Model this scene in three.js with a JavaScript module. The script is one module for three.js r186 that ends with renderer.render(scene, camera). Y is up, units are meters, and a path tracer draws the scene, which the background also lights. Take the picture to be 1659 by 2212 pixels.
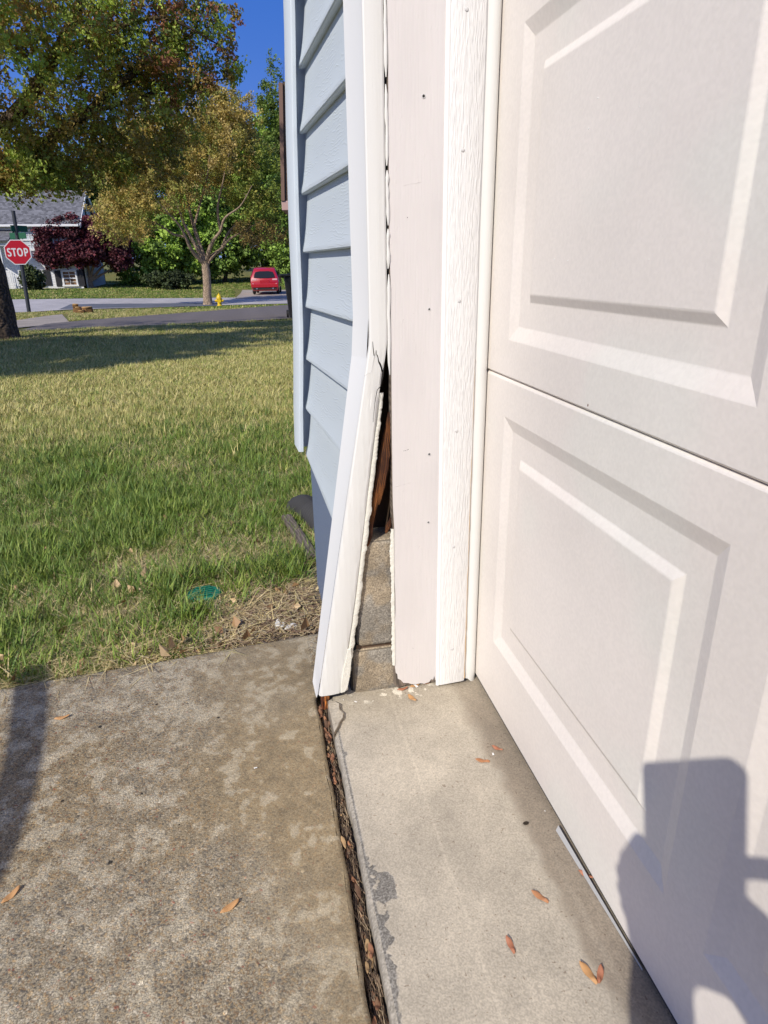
import * as THREE from 'three';
import { mergeGeometries, mergeVertices, toCreasedNormals } from 'three/addons/utils/BufferGeometryUtils.js';
import { RoundedBoxGeometry } from 'three/addons/geometries/RoundedBoxGeometry.js';
import { MarchingCubes } from 'three/addons/objects/MarchingCubes.js';
import { TextGeometry } from 'three/addons/geometries/TextGeometry.js';
import { FontLoader } from 'three/addons/loaders/FontLoader.js';

// ------------------------------------------------------------------ camera, sky, sun, exposure
const V = (x, y, z) => new THREE.Vector3(x, y, z);
const scene = new THREE.Scene();
const F = 1400, EYE = 0.7647;                       // focal length in units of a 1659 x 2212 picture
const camRight = V(0.9793, -0.0157, 0.2018), camUp = V(0.0868, 0.934, -0.3464), camFwd = V(0.1836, -0.3568, -0.916);
camRight.normalize(); camFwd.addScaledVector(camRight, -camFwd.dot(camRight)).normalize(); camUp.crossVectors(camRight, camFwd).normalize();
const camera = new THREE.PerspectiveCamera(2 * Math.atan(1106 / F) * 180 / Math.PI, 768 / 1024, 0.01, 900);
camera.position.set(0, EYE, 0);
camera.quaternion.setFromRotationMatrix(new THREE.Matrix4().makeBasis(camRight, camUp, camFwd.clone().negate()));
scene.add(camera);

const L = V(0.541, -0.63, -0.557).normalize();      // the way sunlight travels
const sun = new THREE.DirectionalLight(new THREE.Color().setRGB(1.0, 0.935, 0.825), 3.6);
sun.position.copy(L).multiplyScalar(-60).add(V(-2, 0, -14)); sun.target.position.set(-2, 0, -14);
sun.castShadow = true; sun.shadow.mapSize.set(4096, 4096); sun.shadow.radius = 1;
Object.assign(sun.shadow.camera, { left: -40, right: 40, top: 40, bottom: -40, near: 1, far: 160 });
scene.add(sun, sun.target);
sun.name = 'sun'; sun.target.name = 'sun_target';
{
  const w = 512, h = 256, d = new Float32Array(w * h * 4), s = L.clone().negate();
  for (let j = 0; j < h; j++) for (let i = 0; i < w; i++) {
    const th = (j + 0.5) / h * Math.PI - Math.PI / 2, ph = (i + 0.5) / w * 2 * Math.PI - Math.PI;
    const y = Math.sin(th), c = Math.cos(th), x = c * Math.cos(ph), z = c * Math.sin(ph);
    const el = Math.max(0, y), k = Math.exp(-el * 7.5), cs = x * s.x + y * s.y + z * s.z;
    const glow = 0.6 * Math.exp((cs - 1) * 9) + 0.07 * Math.exp((cs - 1) * 2.2);
    const q = (j * w + i) * 4;
    const a = Math.exp(-1.2 * el);
    d[q] = 0.008 + 0.016 * a + 0.26 * k + glow * 1.0; d[q + 1] = 0.055 + 0.105 * a + 0.25 * k + glow * 0.93; d[q + 2] = 0.22 + 0.46 * a + 0.08 * k + glow * 0.8;
    d[q + 3] = 1;
  }
  const sky = new THREE.DataTexture(d, w, h, THREE.RGBAFormat, THREE.FloatType);
  sky.mapping = THREE.EquirectangularReflectionMapping; sky.magFilter = THREE.LinearFilter; sky.minFilter = THREE.LinearFilter; sky.needsUpdate = true;
  scene.background = sky; scene.environment = sky;
}
const renderer = new THREE.WebGLRenderer({ antialias: true });
renderer.toneMapping = THREE.LinearToneMapping; renderer.toneMappingExposure = 1.12; renderer.shadowMap.enabled = true;

// ------------------------------------------------------------------ numbers, noise, textures
let seed = 1; const srand = s => { seed = s >>> 0; };
const rnd = () => { seed = (seed + 0x6D2B79F5) | 0; let t = Math.imul(seed ^ (seed >>> 15), 1 | seed); t = (t + Math.imul(t ^ (t >>> 7), 61 | t)) ^ t; return ((t ^ (t >>> 14)) >>> 0) / 4294967296; };
const rr = (a, b) => a + (b - a) * rnd(), gauss = () => (rnd() + rnd() + rnd() + rnd() - 2) * 0.87;
const pick = a => a[Math.floor(rnd() * a.length)];
const clamp = (x, a = 0, b = 1) => Math.min(b, Math.max(a, x)), sst = (x, a, b) => { const t = clamp((x - a) / (b - a)); return t * t * (3 - 2 * t); }, mix = (a, b, t) => a + (b - a) * t;
const PERM = new Float32Array(65536); srand(77); for (let i = 0; i < 65536; i++) PERM[i] = rnd();
function hash2(i, j) { let h = (Math.imul(i | 0, 0x27d4eb2d) ^ Math.imul(j | 0, 0x165667b1)) | 0; h ^= h >>> 15; h = Math.imul(h, 0x2c1b3c6d); return PERM[(h >>> 13) & 65535]; }
function noise(x, y, p = 4096) {                    // value noise with period p
  const i = Math.floor(x), j = Math.floor(y), fx = x - i, fy = y - j, u = fx * fx * (3 - 2 * fx), v = fy * fy * (3 - 2 * fy);
  let i0 = i % p, j0 = j % p; if (i0 < 0) i0 += p; if (j0 < 0) j0 += p; let i1 = i0 + 1, j1 = j0 + 1; if (i1 >= p) i1 = 0; if (j1 >= p) j1 = 0;
  const a = hash2(i0, j0), b = hash2(i1, j0), c = hash2(i0, j1), d = hash2(i1, j1);
  return a + (b - a) * u + (c - a) * v + (a - b - c + d) * u * v;
}
function fbm(x, y, p, o = 4) { let s = 0, a = 0.5, t = 0; for (let k = 0; k < o; k++) { s += a * noise(x, y, p); t += a; a *= 0.5; x *= 2; y *= 2; p *= 2; } return s / t; }
function worley(x, y, p, out) {                     // nearest cell: distance, second distance, id
  const i = Math.floor(x), j = Math.floor(y); let d1 = 9, d2 = 9, id = 0;
  for (let a = -1; a <= 1; a++) for (let b = -1; b <= 1; b++) {
    const ci = ((i + a) % p + p) % p, cj = ((j + b) % p + p) % p;
    const px = i + a + 0.15 + 0.7 * hash2(ci, cj), py = j + b + 0.15 + 0.7 * hash2(ci + 911, cj + 377), d = Math.hypot(px - x, py - y);
    if (d < d1) { d2 = d1; d1 = d; id = ci * 5987 + cj * 37; } else if (d < d2) d2 = d;
  }
  out[0] = d1; out[1] = d2; out[2] = id; return out;
}
function tex(w, h, fn, colour = true, wrap = THREE.RepeatWrapping) {
  const d = new Uint8Array(w * h * 4), o = [0, 0, 0];
  for (let j = 0; j < h; j++) for (let i = 0; i < w; i++) {
    const r = fn(i / w, j / h, o), q = (j * w + i) * 4;
    if (typeof r === 'number') d[q] = d[q + 1] = d[q + 2] = clamp(r) * 255; else { d[q] = clamp(r[0]) * 255; d[q + 1] = clamp(r[1]) * 255; d[q + 2] = clamp(r[2]) * 255; }
    d[q + 3] = 255;
  }
  const t = new THREE.DataTexture(d, w, h, THREE.RGBAFormat); t.wrapS = t.wrapT = wrap; t.magFilter = THREE.LinearFilter; t.minFilter = THREE.LinearMipmapLinearFilter; t.generateMipmaps = true;
  if (colour) t.colorSpace = THREE.SRGBColorSpace; t.needsUpdate = true; return t;
}
function rep(t, u, v = u) { const c = t.clone(); c.repeat.set(u, v); c.needsUpdate = true; return c; }
const hex = h => new THREE.Color(h);
const std = (color, o = {}) => new THREE.MeshStandardMaterial({ color: hex(color), roughness: 0.75, ...o });
const lin = (r, g, b, o = {}) => new THREE.MeshStandardMaterial({ color: new THREE.Color().setRGB(r, g, b), roughness: 0.75, ...o });

// ------------------------------------------------------------------ naming helpers
const used = {};
function numbered(n) { const k = used[n] = (used[n] ?? -1) + 1; return k ? n + '_' + String(k).padStart(3, '0') : n; }
function tag(o, label, category, group, kind) { if (label) o.userData.label = label; if (category) o.userData.category = category; if (group) o.userData.group = group; if (kind) o.userData.kind = kind; return o; }
const shade = m => { m.castShadow = true; m.receiveShadow = true; return m; };
function obj(name, geo, mat, parent = scene) {
  const g = Array.isArray(geo) ? mergeGeometries(geo.map(x => { const y = x.index ? x.toNonIndexed() : x; for (const a of Object.keys(y.attributes)) if (!['position', 'normal', 'uv'].includes(a)) y.deleteAttribute(a); return y; })) : geo;
  const m = shade(new THREE.Mesh(g, mat)); m.name = parent === scene ? numbered(name) : name; parent.add(m); return m;
}
function thing(name, label, category, [x, y, z] = [0, 0, 0], turn = 0, group) { const o = new THREE.Group(); o.name = numbered(name); o.position.set(x, y, z); o.rotation.y = turn; scene.add(o); return tag(o, label, category, group); }
function struct(name, geo, mat, label) { const m = obj(name, geo, mat); m.userData.kind = 'structure'; if (label) m.userData.label = label; return m; }

// ------------------------------------------------------------------ geometry helpers
const M4 = () => new THREE.Matrix4();
const box = (w, h, d, x = 0, y = 0, z = 0, r = 0, seg = 2) => { const g = r ? new RoundedBoxGeometry(w, h, d, seg, r) : new THREE.BoxGeometry(w, h, d); g.translate(x, y, z); return metric(g); };
function metric(g) { const p = g.attributes.position, n = g.attributes.normal, u = g.attributes.uv; for (let i = 0; i < p.count; i++) { const a = Math.abs(n.getX(i)), b = Math.abs(n.getY(i)), c = Math.abs(n.getZ(i)); if (a > b && a > c) u.setXY(i, p.getZ(i), p.getY(i)); else if (b > c) u.setXY(i, p.getX(i), p.getZ(i)); else u.setXY(i, p.getX(i), p.getY(i)); } return g; }   // uv in metres
const cyl = (r0, r1, h, seg = 12, x = 0, y = 0, z = 0) => { const g = new THREE.CylinderGeometry(r1, r0, h, seg); g.translate(x, y, z); return g; };
function tube(pts, radii, seg = 7, uvs = 1, wob = 0) {   // tapered tube through points
  const P = [], U = [], I = []; let prevN = null, len = 0;
  for (let i = 0; i < pts.length; i++) {
    const t = (i < pts.length - 1 ? pts[i + 1].clone().sub(pts[i]) : pts[i].clone().sub(pts[i - 1])).normalize();
    if (i) len += pts[i].distanceTo(pts[i - 1]);
    let n = prevN ? prevN.clone() : (Math.abs(t.y) > 0.9 ? V(1, 0, 0) : V(0, 1, 0)); n.addScaledVector(t, -n.dot(t)).normalize(); prevN = n; const b = t.clone().cross(n);
    const r = radii[i];
    for (let k = 0; k <= seg; k++) { const a = k / seg * 6.28318, q = r * (1 + wob * (noise(3 * Math.cos(a) + 7, len * 3 + 3 * Math.sin(a)) - 0.5)); P.push(pts[i].x + q * (Math.cos(a) * n.x + Math.sin(a) * b.x), pts[i].y + q * (Math.cos(a) * n.y + Math.sin(a) * b.y), pts[i].z + q * (Math.cos(a) * n.z + Math.sin(a) * b.z)); U.push(k / seg * uvs, len); }
    if (i) for (let k = 0; k < seg; k++) { const a = (i - 1) * (seg + 1) + k, c = a + seg + 1; I.push(a, a + 1, c, a + 1, c + 1, c); }
  }
  const g = new THREE.BufferGeometry(); g.setAttribute('position', new THREE.Float32BufferAttribute(P, 3)); g.setAttribute('uv', new THREE.Float32BufferAttribute(U, 2)); g.setIndex(I); g.computeVertexNormals(); return g;
}
function sheet(rows, uvf, thick = 0) {                 // grid of points [row][col] -> surface
  const P = [], U = [], I = [], m = rows[0].length;
  rows.forEach((r, j) => r.forEach((p, i) => { P.push(p.x, p.y, p.z); const u = uvf ? uvf(p, i, j) : [p.x, p.z]; U.push(u[0], u[1]); }));
  for (let j = 0; j < rows.length - 1; j++) for (let i = 0; i < m - 1; i++) { const a = j * m + i; I.push(a, a + 1, a + m, a + 1, a + m + 1, a + m); }
  const g = new THREE.BufferGeometry(); g.setAttribute('position', new THREE.Float32BufferAttribute(P, 3)); g.setAttribute('uv', new THREE.Float32BufferAttribute(U, 2)); g.setIndex(I); g.computeVertexNormals(); return g;
}
function poly(pts, depth, bevel = 0) {                 // outline in x,y extruded along +z, uv in metres
  const s = new THREE.Shape(pts.map(p => new THREE.Vector2(p[0], p[1])));
  return new THREE.ExtrudeGeometry(s, { depth, bevelEnabled: bevel > 0, bevelSize: bevel, bevelThickness: bevel, bevelSegments: 2, steps: 1 });
}
function sweep(profile, len, uoff = 0, n = 6) {        // profile [z,y] swept along local x, smooth along gentle bends, sharp at corners
  const P = [], N = [], U = []; let per = 0; const m = profile.length;
  const sn = profile.slice(1).map((b, i) => { const a = profile[i], dz = b[0] - a[0], dy = b[1] - a[1], l = Math.hypot(dz, dy) || 1; return [dy / l, -dz / l]; });   // [z, y] normal, outward is -z for a profile running down
  const at = (i, s) => { const o = sn[i + s]; if (!o || sn[i][0] * o[0] + sn[i][1] * o[1] < 0.8) return sn[i]; const z = sn[i][0] + o[0], y = sn[i][1] + o[1], l = Math.hypot(z, y); return [z / l, y / l]; };
  for (let i = 0; i < m - 1; i++) {
    const a = profile[i], b = profile[i + 1], l = Math.hypot(b[0] - a[0], b[1] - a[1]), na = at(i, -1), nb = at(i, 1);
    for (let k = 0; k < n; k++) { const x0 = len * k / n, x1 = len * (k + 1) / n; for (const [x, q, nn, t] of [[x0, a, na, 0], [x1, b, nb, l], [x0, b, nb, l], [x0, a, na, 0], [x1, a, na, 0], [x1, b, nb, l]]) { P.push(x, q[1], q[0]); N.push(0, nn[1], nn[0]); U.push(x + uoff, per + t); } }
    per += l;
  }
  for (const x of [0, len]) { const tri = THREE.ShapeUtils.triangulateShape(profile.map(p => new THREE.Vector2(p[0], p[1])), []); for (const t of tri) for (const k of t) { P.push(x, profile[k][1], profile[k][0]); N.push(x ? 1 : -1, 0, 0); U.push(profile[k][0], profile[k][1]); } }
  const g = new THREE.BufferGeometry(); g.setAttribute('position', new THREE.Float32BufferAttribute(P, 3)); g.setAttribute('normal', new THREE.Float32BufferAttribute(N, 3)); g.setAttribute('uv', new THREE.Float32BufferAttribute(U, 2)); return g;
}
// picture position -> direction, ground point
const ray = (px, py) => camRight.clone().multiplyScalar((px - 829.5) / F).addScaledVector(camUp, -(py - 1106) / F).add(camFwd);
const onZ = (px, py, z) => { const d = ray(px, py), t = z / d.z; return V(d.x * t, EYE + d.y * t, z); };
const onX = (px, py, x) => { const d = ray(px, py), t = x / d.x; return V(x, EYE + d.y * t, d.z * t); };
const onY = (px, py, y) => { const d = ray(px, py), t = (y - EYE) / d.y; return V(d.x * t, y, d.z * t); };
const PC = [[0, -.03], [2, -.035], [6, -.14], [14, -.41], [20, -.62], [26, -.82], [30, -.93], [33, -1.01], [36, -1.07], [40, -1.07], [44, -1.05], [47, -1.04], [50, -1.06], [56, -.9], [62, -.62], [75, 0], [100, 1], [500, 6]];
const PL = [[0, -.03], [2, -.035], [6, -.14], [14, -.41], [20, -.54], [24, -.6], [28, -.65], [32, -.68], [36, -.68], [40, -.66], [44, -.64], [50, -.6], [58, -.55], [70, -.4], [100, .6], [500, 6]];
function lookup(T, D) { let i = 0; while (i < T.length - 2 && T[i + 1][0] < D) i++; const t = clamp((D - T[i][0]) / (T[i + 1][0] - T[i][0])); const m = k => { const a = T[Math.max(0, k - 1)], b = T[Math.min(T.length - 1, k + 1)]; return (b[1] - a[1]) / (b[0] - a[0]); }; const h = T[i + 1][0] - T[i][0], t2 = t * t, t3 = t2 * t; return (2 * t3 - 3 * t2 + 1) * T[i][1] + (t3 - 2 * t2 + t) * h * m(i) + (3 * t2 - 2 * t3) * T[i + 1][1] + (t3 - t2) * h * m(i + 1); }
function yG(x, z) { const D = Math.hypot(x, z), az = Math.atan2(x, -z), w = sst(az, -0.28, -0.04) * (1 - sst(Math.abs(az), 1.2, 2)); return mix(lookup(PL, D), lookup(PC, D), w); }
function onG(px, py, lift = 0) { const d = ray(px, py), h = Math.hypot(d.x, d.z); d.multiplyScalar(1 / h); let D = 0.5, st = 0.02; for (let k = 0; k < 4000; k++) { const y = EYE + d.y * D; if (y < yG(d.x * D, d.z * D)) break; st = 0.004 * D + 0.01; D += st; if (D > 300) break; } D -= st / 2; return V(d.x * D, yG(d.x * D, d.z * D) + lift, d.z * D); }
const atD = (px, py, D) => { const d = ray(px, py), h = Math.hypot(d.x, d.z); return V(d.x / h * D, EYE + d.y / h * D, d.z / h * D); };
function strip(near, far, lift, n = 40, m = 8) {      // ground sheet between two picture polylines
  const along = (a, t) => { const s = t * (a.length - 1), i = Math.min(a.length - 2, Math.floor(s)), f = s - i; return [mix(a[i][0], a[i + 1][0], f), mix(a[i][1], a[i + 1][1], f)]; };
  const N = [], Fp = []; for (let i = 0; i <= n; i++) { N.push(onG(...along(near, i / n))); Fp.push(onG(...along(far, i / n))); }
  const rows = []; for (let j = 0; j <= m; j++) rows.push(N.map((p, i) => { const x = mix(p.x, Fp[i].x, j / m), z = mix(p.z, Fp[i].z, j / m); return V(x, yG(x, z) + lift, z); }));
  return sheet(rows, p => [p.x, p.z]);
}
// ------------------------------------------------------------------ surface textures
console.log('textures');
const wo = [0, 0, 0];
// driveway: worn exposed-aggregate concrete, 1.5 m square (u along x from -1.43, v along z from -1.43)
const DW = 1.5, DX0 = -1.43;
function driveFields(u, v) {
  const x = DX0 + u * DW, z = DX0 + v * DW;
  const n1 = fbm(u * 5, v * 5, 5, 5), n2 = fbm(u * 48 + 3, v * 48 + 9, 48, 4), n3 = fbm(u * 110 + 1, v * 110 + 5, 110, 3);
  const smooth = sst(x + 0.3 * (n1 - 0.5) - 0.16 * (z + 0.9), -0.25, 0.05);        // trowelled side next to the joint keeps its skin
  const cover = 0.5 + 0.75 * (fbm(u * 4 + 7, v * 4 + 2, 4, 3) - 0.5) - 0.06 * smooth;
  const light = sst(n2 * 0.5 + n3 * 0.5 + 0.25 * (cover - 0.5), 0.515, 0.59);      // small pale islands of lichen and cement skin
  return [smooth, light, n1, n2, n3];
}
const DR = 1792, driveH = new Uint8Array(DR * DR * 4), slabH = new Uint8Array(768 * 1536 * 4); let hq = 0;
const put = (a, v) => { a[hq] = a[hq + 1] = a[hq + 2] = clamp(v) * 255; a[hq + 3] = 255; hq += 4; };
const htex = (a, w, h) => { const t = new THREE.DataTexture(a, w, h, THREE.RGBAFormat); t.wrapS = t.wrapT = THREE.RepeatWrapping; t.magFilter = THREE.LinearFilter; t.minFilter = THREE.LinearMipmapLinearFilter; t.generateMipmaps = true; t.needsUpdate = true; return t; };
const driveMap = tex(DR, DR, (u, v, o) => {
  const [sm, li, n1, n2, n3] = driveFields(u, v);
  { const j2 = 1.6 * noise(u * 300 + 3, v * 300, 300); worley(u * 520 + j2, v * 520 + j2 * 0.6 + n3, 520, wo); }
  const peb = clamp(1.15 - wo[0] * 1.5), id = hash2(wo[2], 13);
  let r = 0.615, g = 0.563, b = 0.47;                                              // weathered sandy paste
  const pr = id < 0.13 ? [0.30, 0.29, 0.28] : id < 0.28 ? [0.62, 0.51, 0.36] : id < 0.38 ? [0.45, 0.35, 0.25] : id < 0.5 ? [0.70, 0.66, 0.59] : id < 0.508 ? [0.5, 0.26, 0.2] : [0.56, 0.518, 0.44];
  const k = mix(0.85, 0.3, sm) * peb, gap = sst(wo[1] - wo[0], 0.0, 0.2);
  r = mix(r, pr[0], k); g = mix(g, pr[1], k); b = mix(b, pr[2], k);
  const gg = mix(mix(0.6, 0.9, sm), 1, gap), brown = sst(n1, 0.4, 0.66) * (1 - li * 0.7);
  const fn = noise(u * 1400, v * 1400, 1400), fine = 0.84 + 0.32 * fn * mix(1, 0.75, sm);
  put(driveH, 0.25 * n2 + mix(0.42, 0.16, sm) * clamp(1 - wo[0] * 1.3) + 0.1 * li + 0.14 * fn);
  const pale = li * mix(0.9, 0.6, sm); r = mix(r, 0.69, pale * 0.4); g = mix(g, 0.665, pale * 0.4); b = mix(b, 0.595, pale * 0.4);
  const t = gg * fine * (0.9 + 0.24 * n2) * (0.9 + 0.24 * n3);
  o[0] = r * t * mix(1, 0.96, brown); o[1] = g * t * mix(1, 0.93, brown); o[2] = b * t * mix(1, 0.87, brown);
  worley(u * 38 + 0.3, v * 38, 38, wo); if (hash2(wo[2], 3) < 0.14 * (1 - sm) + 0.03 && wo[0] < 0.02 + 0.07 * hash2(wo[2], 8)) { const s = hash2(wo[2], 9) < 0.55 ? 0.36 : 1.32; o[0] *= s; o[1] *= s; o[2] *= s; }
  return o;
});
const driveBump = htex(driveH, DR, DR); hq = 0;
// garage floor slab: u across x 0.08..0.68, v along z -1.1..0.1
const slabMap = tex(768, 1536, (u, v, o) => {
  const x = 0.08 + u * 0.6, z = -1.1 + v * 1.2, n1 = fbm(u * 4, v * 8, 8, 4), n2 = fbm(u * 20 + 5, v * 40, 40, 4), f = noise(u * 420, v * 840, 840), f2 = noise(u * 170 + 7, v * 340, 340);
  let r = 0.70, g = 0.663, b = 0.598;
  let t = (0.9 + 0.18 * n1) * (0.93 + 0.14 * n2) * (0.9 + 0.2 * f);
  const stain = clamp(sst(x + 0.03 * (n2 - 0.5) + 0.02 * (n1 - 0.5) + 0.006 * (f - 0.5), 0.322, 0.348) * (0.62 + 0.6 * fbm(u * 24 + 9, v * 6 + 2, 6, 3)) + 0.35 * sst(x + 0.014 * (n2 - 0.5), 0.352, 0.36));          // damp-dirt band along the door
  r = mix(r, 0.53, stain * 0.85); g = mix(g, 0.485, stain * 0.85); b = mix(b, 0.425, stain * 0.85);
  const far = sst(z, -0.9, -1.0) * 0.5; r = mix(r, 0.62, far); g = mix(g, 0.58, far); b = mix(b, 0.51, far);
  if (f2 > 0.93 && f > 0.35) { const s = 0.78; r *= s; g *= s * 0.96; b *= s * 0.93; }
  const pale = Math.exp(-Math.pow((x - 0.205 - 0.006 * (n1 - 0.5)) / 0.0022, 2)) * 0.05; t += pale;
  // worn edge beside the joint: bare dark aggregate showing through in ragged islands
  const e = (x - 0.089), isl = fbm(u * 30 + 11, v * 60, 60, 4), reach = 0.008 + 0.03 * sst(isl, 0.42, 0.7) * sst(fbm(u * 2 + 4, v * 12, 12, 3), 0.42, 0.62);
  const worn = sst(e, reach + 0.0025, reach) * (e > 0.006 ? 1 : 0.35);
  put(slabH, 0.6 + 0.15 * f + 0.1 * n2 - sst(e, reach + 0.003, reach) * (0.35 - 0.2 * f2));
  r = mix(r, 0.47 + 0.2 * (f - 0.5), worn * 0.9); g = mix(g, 0.455 + 0.2 * (f - 0.5), worn * 0.9); b = mix(b, 0.43 + 0.2 * (f - 0.5), worn * 0.9);
  const paint = sst(fbm(u * 46 + 2, v * 92, 92, 4), 0.6, 0.66) * sst(z, -0.985, -1.0) * sst(x, 0.12, 0.15) * sst(x, 0.31, 0.28); r = mix(r, 0.86, paint); g = mix(g, 0.83, paint); b = mix(b, 0.76, paint);
  o[0] = r * t; o[1] = g * t; o[2] = b * t; return o;
});
const slabBump = htex(slabH, 768, 1536);
const sidingBump = tex(1024, 512, (u, v) => { const w = fbm(u * 6, v * 6, 6, 4) * 3.2; const g = Math.abs(Math.sin((v * 40 + w + 0.9 * noise(u * 24, v * 12, 12)) * 3.14159)); const m = sst(fbm(u * 12 + 3, v * 36 + 7, 12, 3), 0.5, 0.62); return 0.5 + 0.4 * m * Math.pow(g, 12) + 0.06 * noise(u * 300, v * 150, 150); }, false);
const stopBump = tex(512, 2048, (u, v) => { const w = fbm(u * 8, v * 8, 8, 3) * 3; const a = noise(u * 40 + w, v * 40, 40), b = noise(u * 80 + w * 1.7, v * 80, 80), e = noise(u * 40 + w, v * 160, 160); return clamp((a * 0.55 + b * 0.45 - 0.36) * 2.8 + 0.12 * e); }, false);
const stopMap = tex(512, 1024, (u, v, o) => { const t = 0.885 + 0.03 * noise(u * 64, v * 30, 64); o[0] = t; o[1] = t * 0.995; o[2] = t * 0.985; return o; });
const peelBump = tex(512, 512, (u, v) => 0.5 * fbm(u * 128, v * 128, 128, 2) + 0.5 * fbm(u * 24, v * 24, 24, 3), false);
const doorMap = tex(512, 512, (u, v, o) => { const n = fbm(u * 4, v * 4, 4, 4), m = sst(fbm(u * 3 + 5, v * 3 + 2, 3, 3), 0.4, 0.62), f = 0.985 + 0.03 * noise(u * 200, v * 200, 200); const t = (0.955 + 0.07 * n) * f; o[0] = t * mix(0.885, 0.892, m); o[1] = t * mix(0.870, 0.864, m); o[2] = t * mix(0.838, 0.834, m); return o; });
const pinkMap = tex(256, 1024, (u, v, o) => { const b = noise(u * 90, v * 30, 30), n = fbm(u * 4, v * 8, 4, 4); const t = 0.955 + 0.035 * n + 0.012 * b; o[0] = t * 0.88; o[1] = t * 0.858; o[2] = t * 0.848; return o; });
const pinkBump = tex(256, 1024, (u, v) => { let h = 0.4 + 0.2 * noise(u * 90, v * 30, 30) + 0.12 * fbm(u * 10, v * 40, 10, 3); worley(u * 10, v * 30, 10, wo); if (hash2(wo[2], 4) < 0.22 && wo[0] < 0.12) h += 0.4 * (1 - wo[0] / 0.12); return h; }, false);
const woodBump = tex(256, 1024, (u, v) => { const w = fbm(u * 3, v * 5, 5, 3) * 6; return 0.5 + 0.5 * Math.sin(u * 60 + w) * 0.5 + 0.3 * noise(u * 80, v * 20, 80); }, false);
const greyWoodMap = tex(256, 512, (u, v, o) => { const w = fbm(u * 3, v * 4, 4, 3) * 5, g = 0.5 + 0.5 * Math.sin(u * 70 + w * 2), t = 0.45 + 0.25 * g + 0.25 * noise(u * 90, v * 12, 90); o[0] = 0.62 * t; o[1] = 0.56 * t; o[2] = 0.5 * t; return o; });
const rotMap = tex(256, 512, (u, v, o) => { const w = fbm(u * 5, v * 8, 8, 3) * 4, g = noise(u * 60 + w, v * 14, 60), k = sst(fbm(u * 4 + 2, v * 7, 7, 3), 0.45, 0.6), t = 0.45 + 0.8 * g; o[0] = mix(0.42, 0.78, k) * t; o[1] = mix(0.23, 0.48, k) * t; o[2] = mix(0.13, 0.22, k) * t; return o; });
const blockMap = tex(512, 512, (u, v, o) => { const n = fbm(u * 6, v * 6, 6, 4), f = noise(u * 180, v * 180, 180), t = (0.72 + 0.35 * n) * (0.78 + 0.4 * f), k = sst(fbm(u * 5 + 3, v * 5, 5, 3), 0.5, 0.65); o[0] = mix(0.66, 0.68, k) * t; o[1] = mix(0.63, 0.62, k) * t; o[2] = mix(0.58, 0.53, k) * t; return o; });
const blockBump = tex(512, 512, (u, v) => 0.5 * fbm(u * 60, v * 60, 60, 3) + 0.5 * fbm(u * 20, v * 20, 20, 2), false);
const barkMap = tex(256, 512, (u, v, o) => { const w = fbm(u * 6, v * 6, 6, 3) * 2.5, g = Math.abs(Math.sin((u * 9 + w) * 3.14)), n = fbm(u * 24, v * 40, 40, 3), t = 0.35 + 0.55 * g * n + 0.3 * n; o[0] = 0.50 * t; o[1] = 0.42 * t; o[2] = 0.34 * t; return o; });
const barkPaleMap = tex(256, 512, (u, v, o) => { const w = fbm(u * 6, v * 6, 6, 3) * 2.5, g = Math.abs(Math.sin((u * 9 + w) * 3.14)), n = fbm(u * 24, v * 40, 24, 3), t = 0.5 + 0.4 * g * n + 0.3 * n; o[0] = 0.78 * t; o[1] = 0.68 * t; o[2] = 0.57 * t; return o; });
const barkBump = tex(256, 512, (u, v) => { const w = fbm(u * 6, v * 6, 6, 3) * 2.5; return Math.abs(Math.sin((u * 9 + w) * 3.14)) * 0.7 + 0.3 * noise(u * 40, v * 80, 80); }, false);
const lawnMap = tex(768, 768, (u, v, o) => { const n = fbm(u * 8, v * 8, 8, 4), f = noise(u * 200, v * 200, 200), f2 = noise(u * 420, v * 420, 420), s = sst(n * 0.55 + f * 0.5 + 0.2 * f2, 0.5, 0.78), t = 0.6 + 0.55 * f2; o[0] = mix(0.38, 0.58, s) * t; o[1] = mix(0.43, 0.53, s) * t; o[2] = mix(0.15, 0.27, s) * t; return o; });
const asphaltMap = tex(512, 512, (u, v, o) => { const n = fbm(u * 6, v * 6, 6, 4), f = noise(u * 200, v * 200, 200), t = (0.86 + 0.2 * n) * (0.86 + 0.25 * f); o[0] = 0.73 * t; o[1] = 0.71 * t; o[2] = 0.70 * t; return o; });
const roofMap = tex(512, 512, (u, v, o) => { const row = Math.floor(v * 32), c = Math.floor(u * 24 + (row % 2) * 0.5), t = 0.75 + 0.35 * hash2(c, row) + 0.2 * (noise(u * 200, v * 200, 200) - 0.5), e = (v * 32) % 1 < 0.14 ? 0.72 : 1; o[0] = 0.47 * t * e; o[1] = 0.47 * t * e; o[2] = 0.485 * t * e; return o; });
const lapBump = tex(16, 512, (u, v) => (v * 32) % 1, false);
console.log('textures done');

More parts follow.
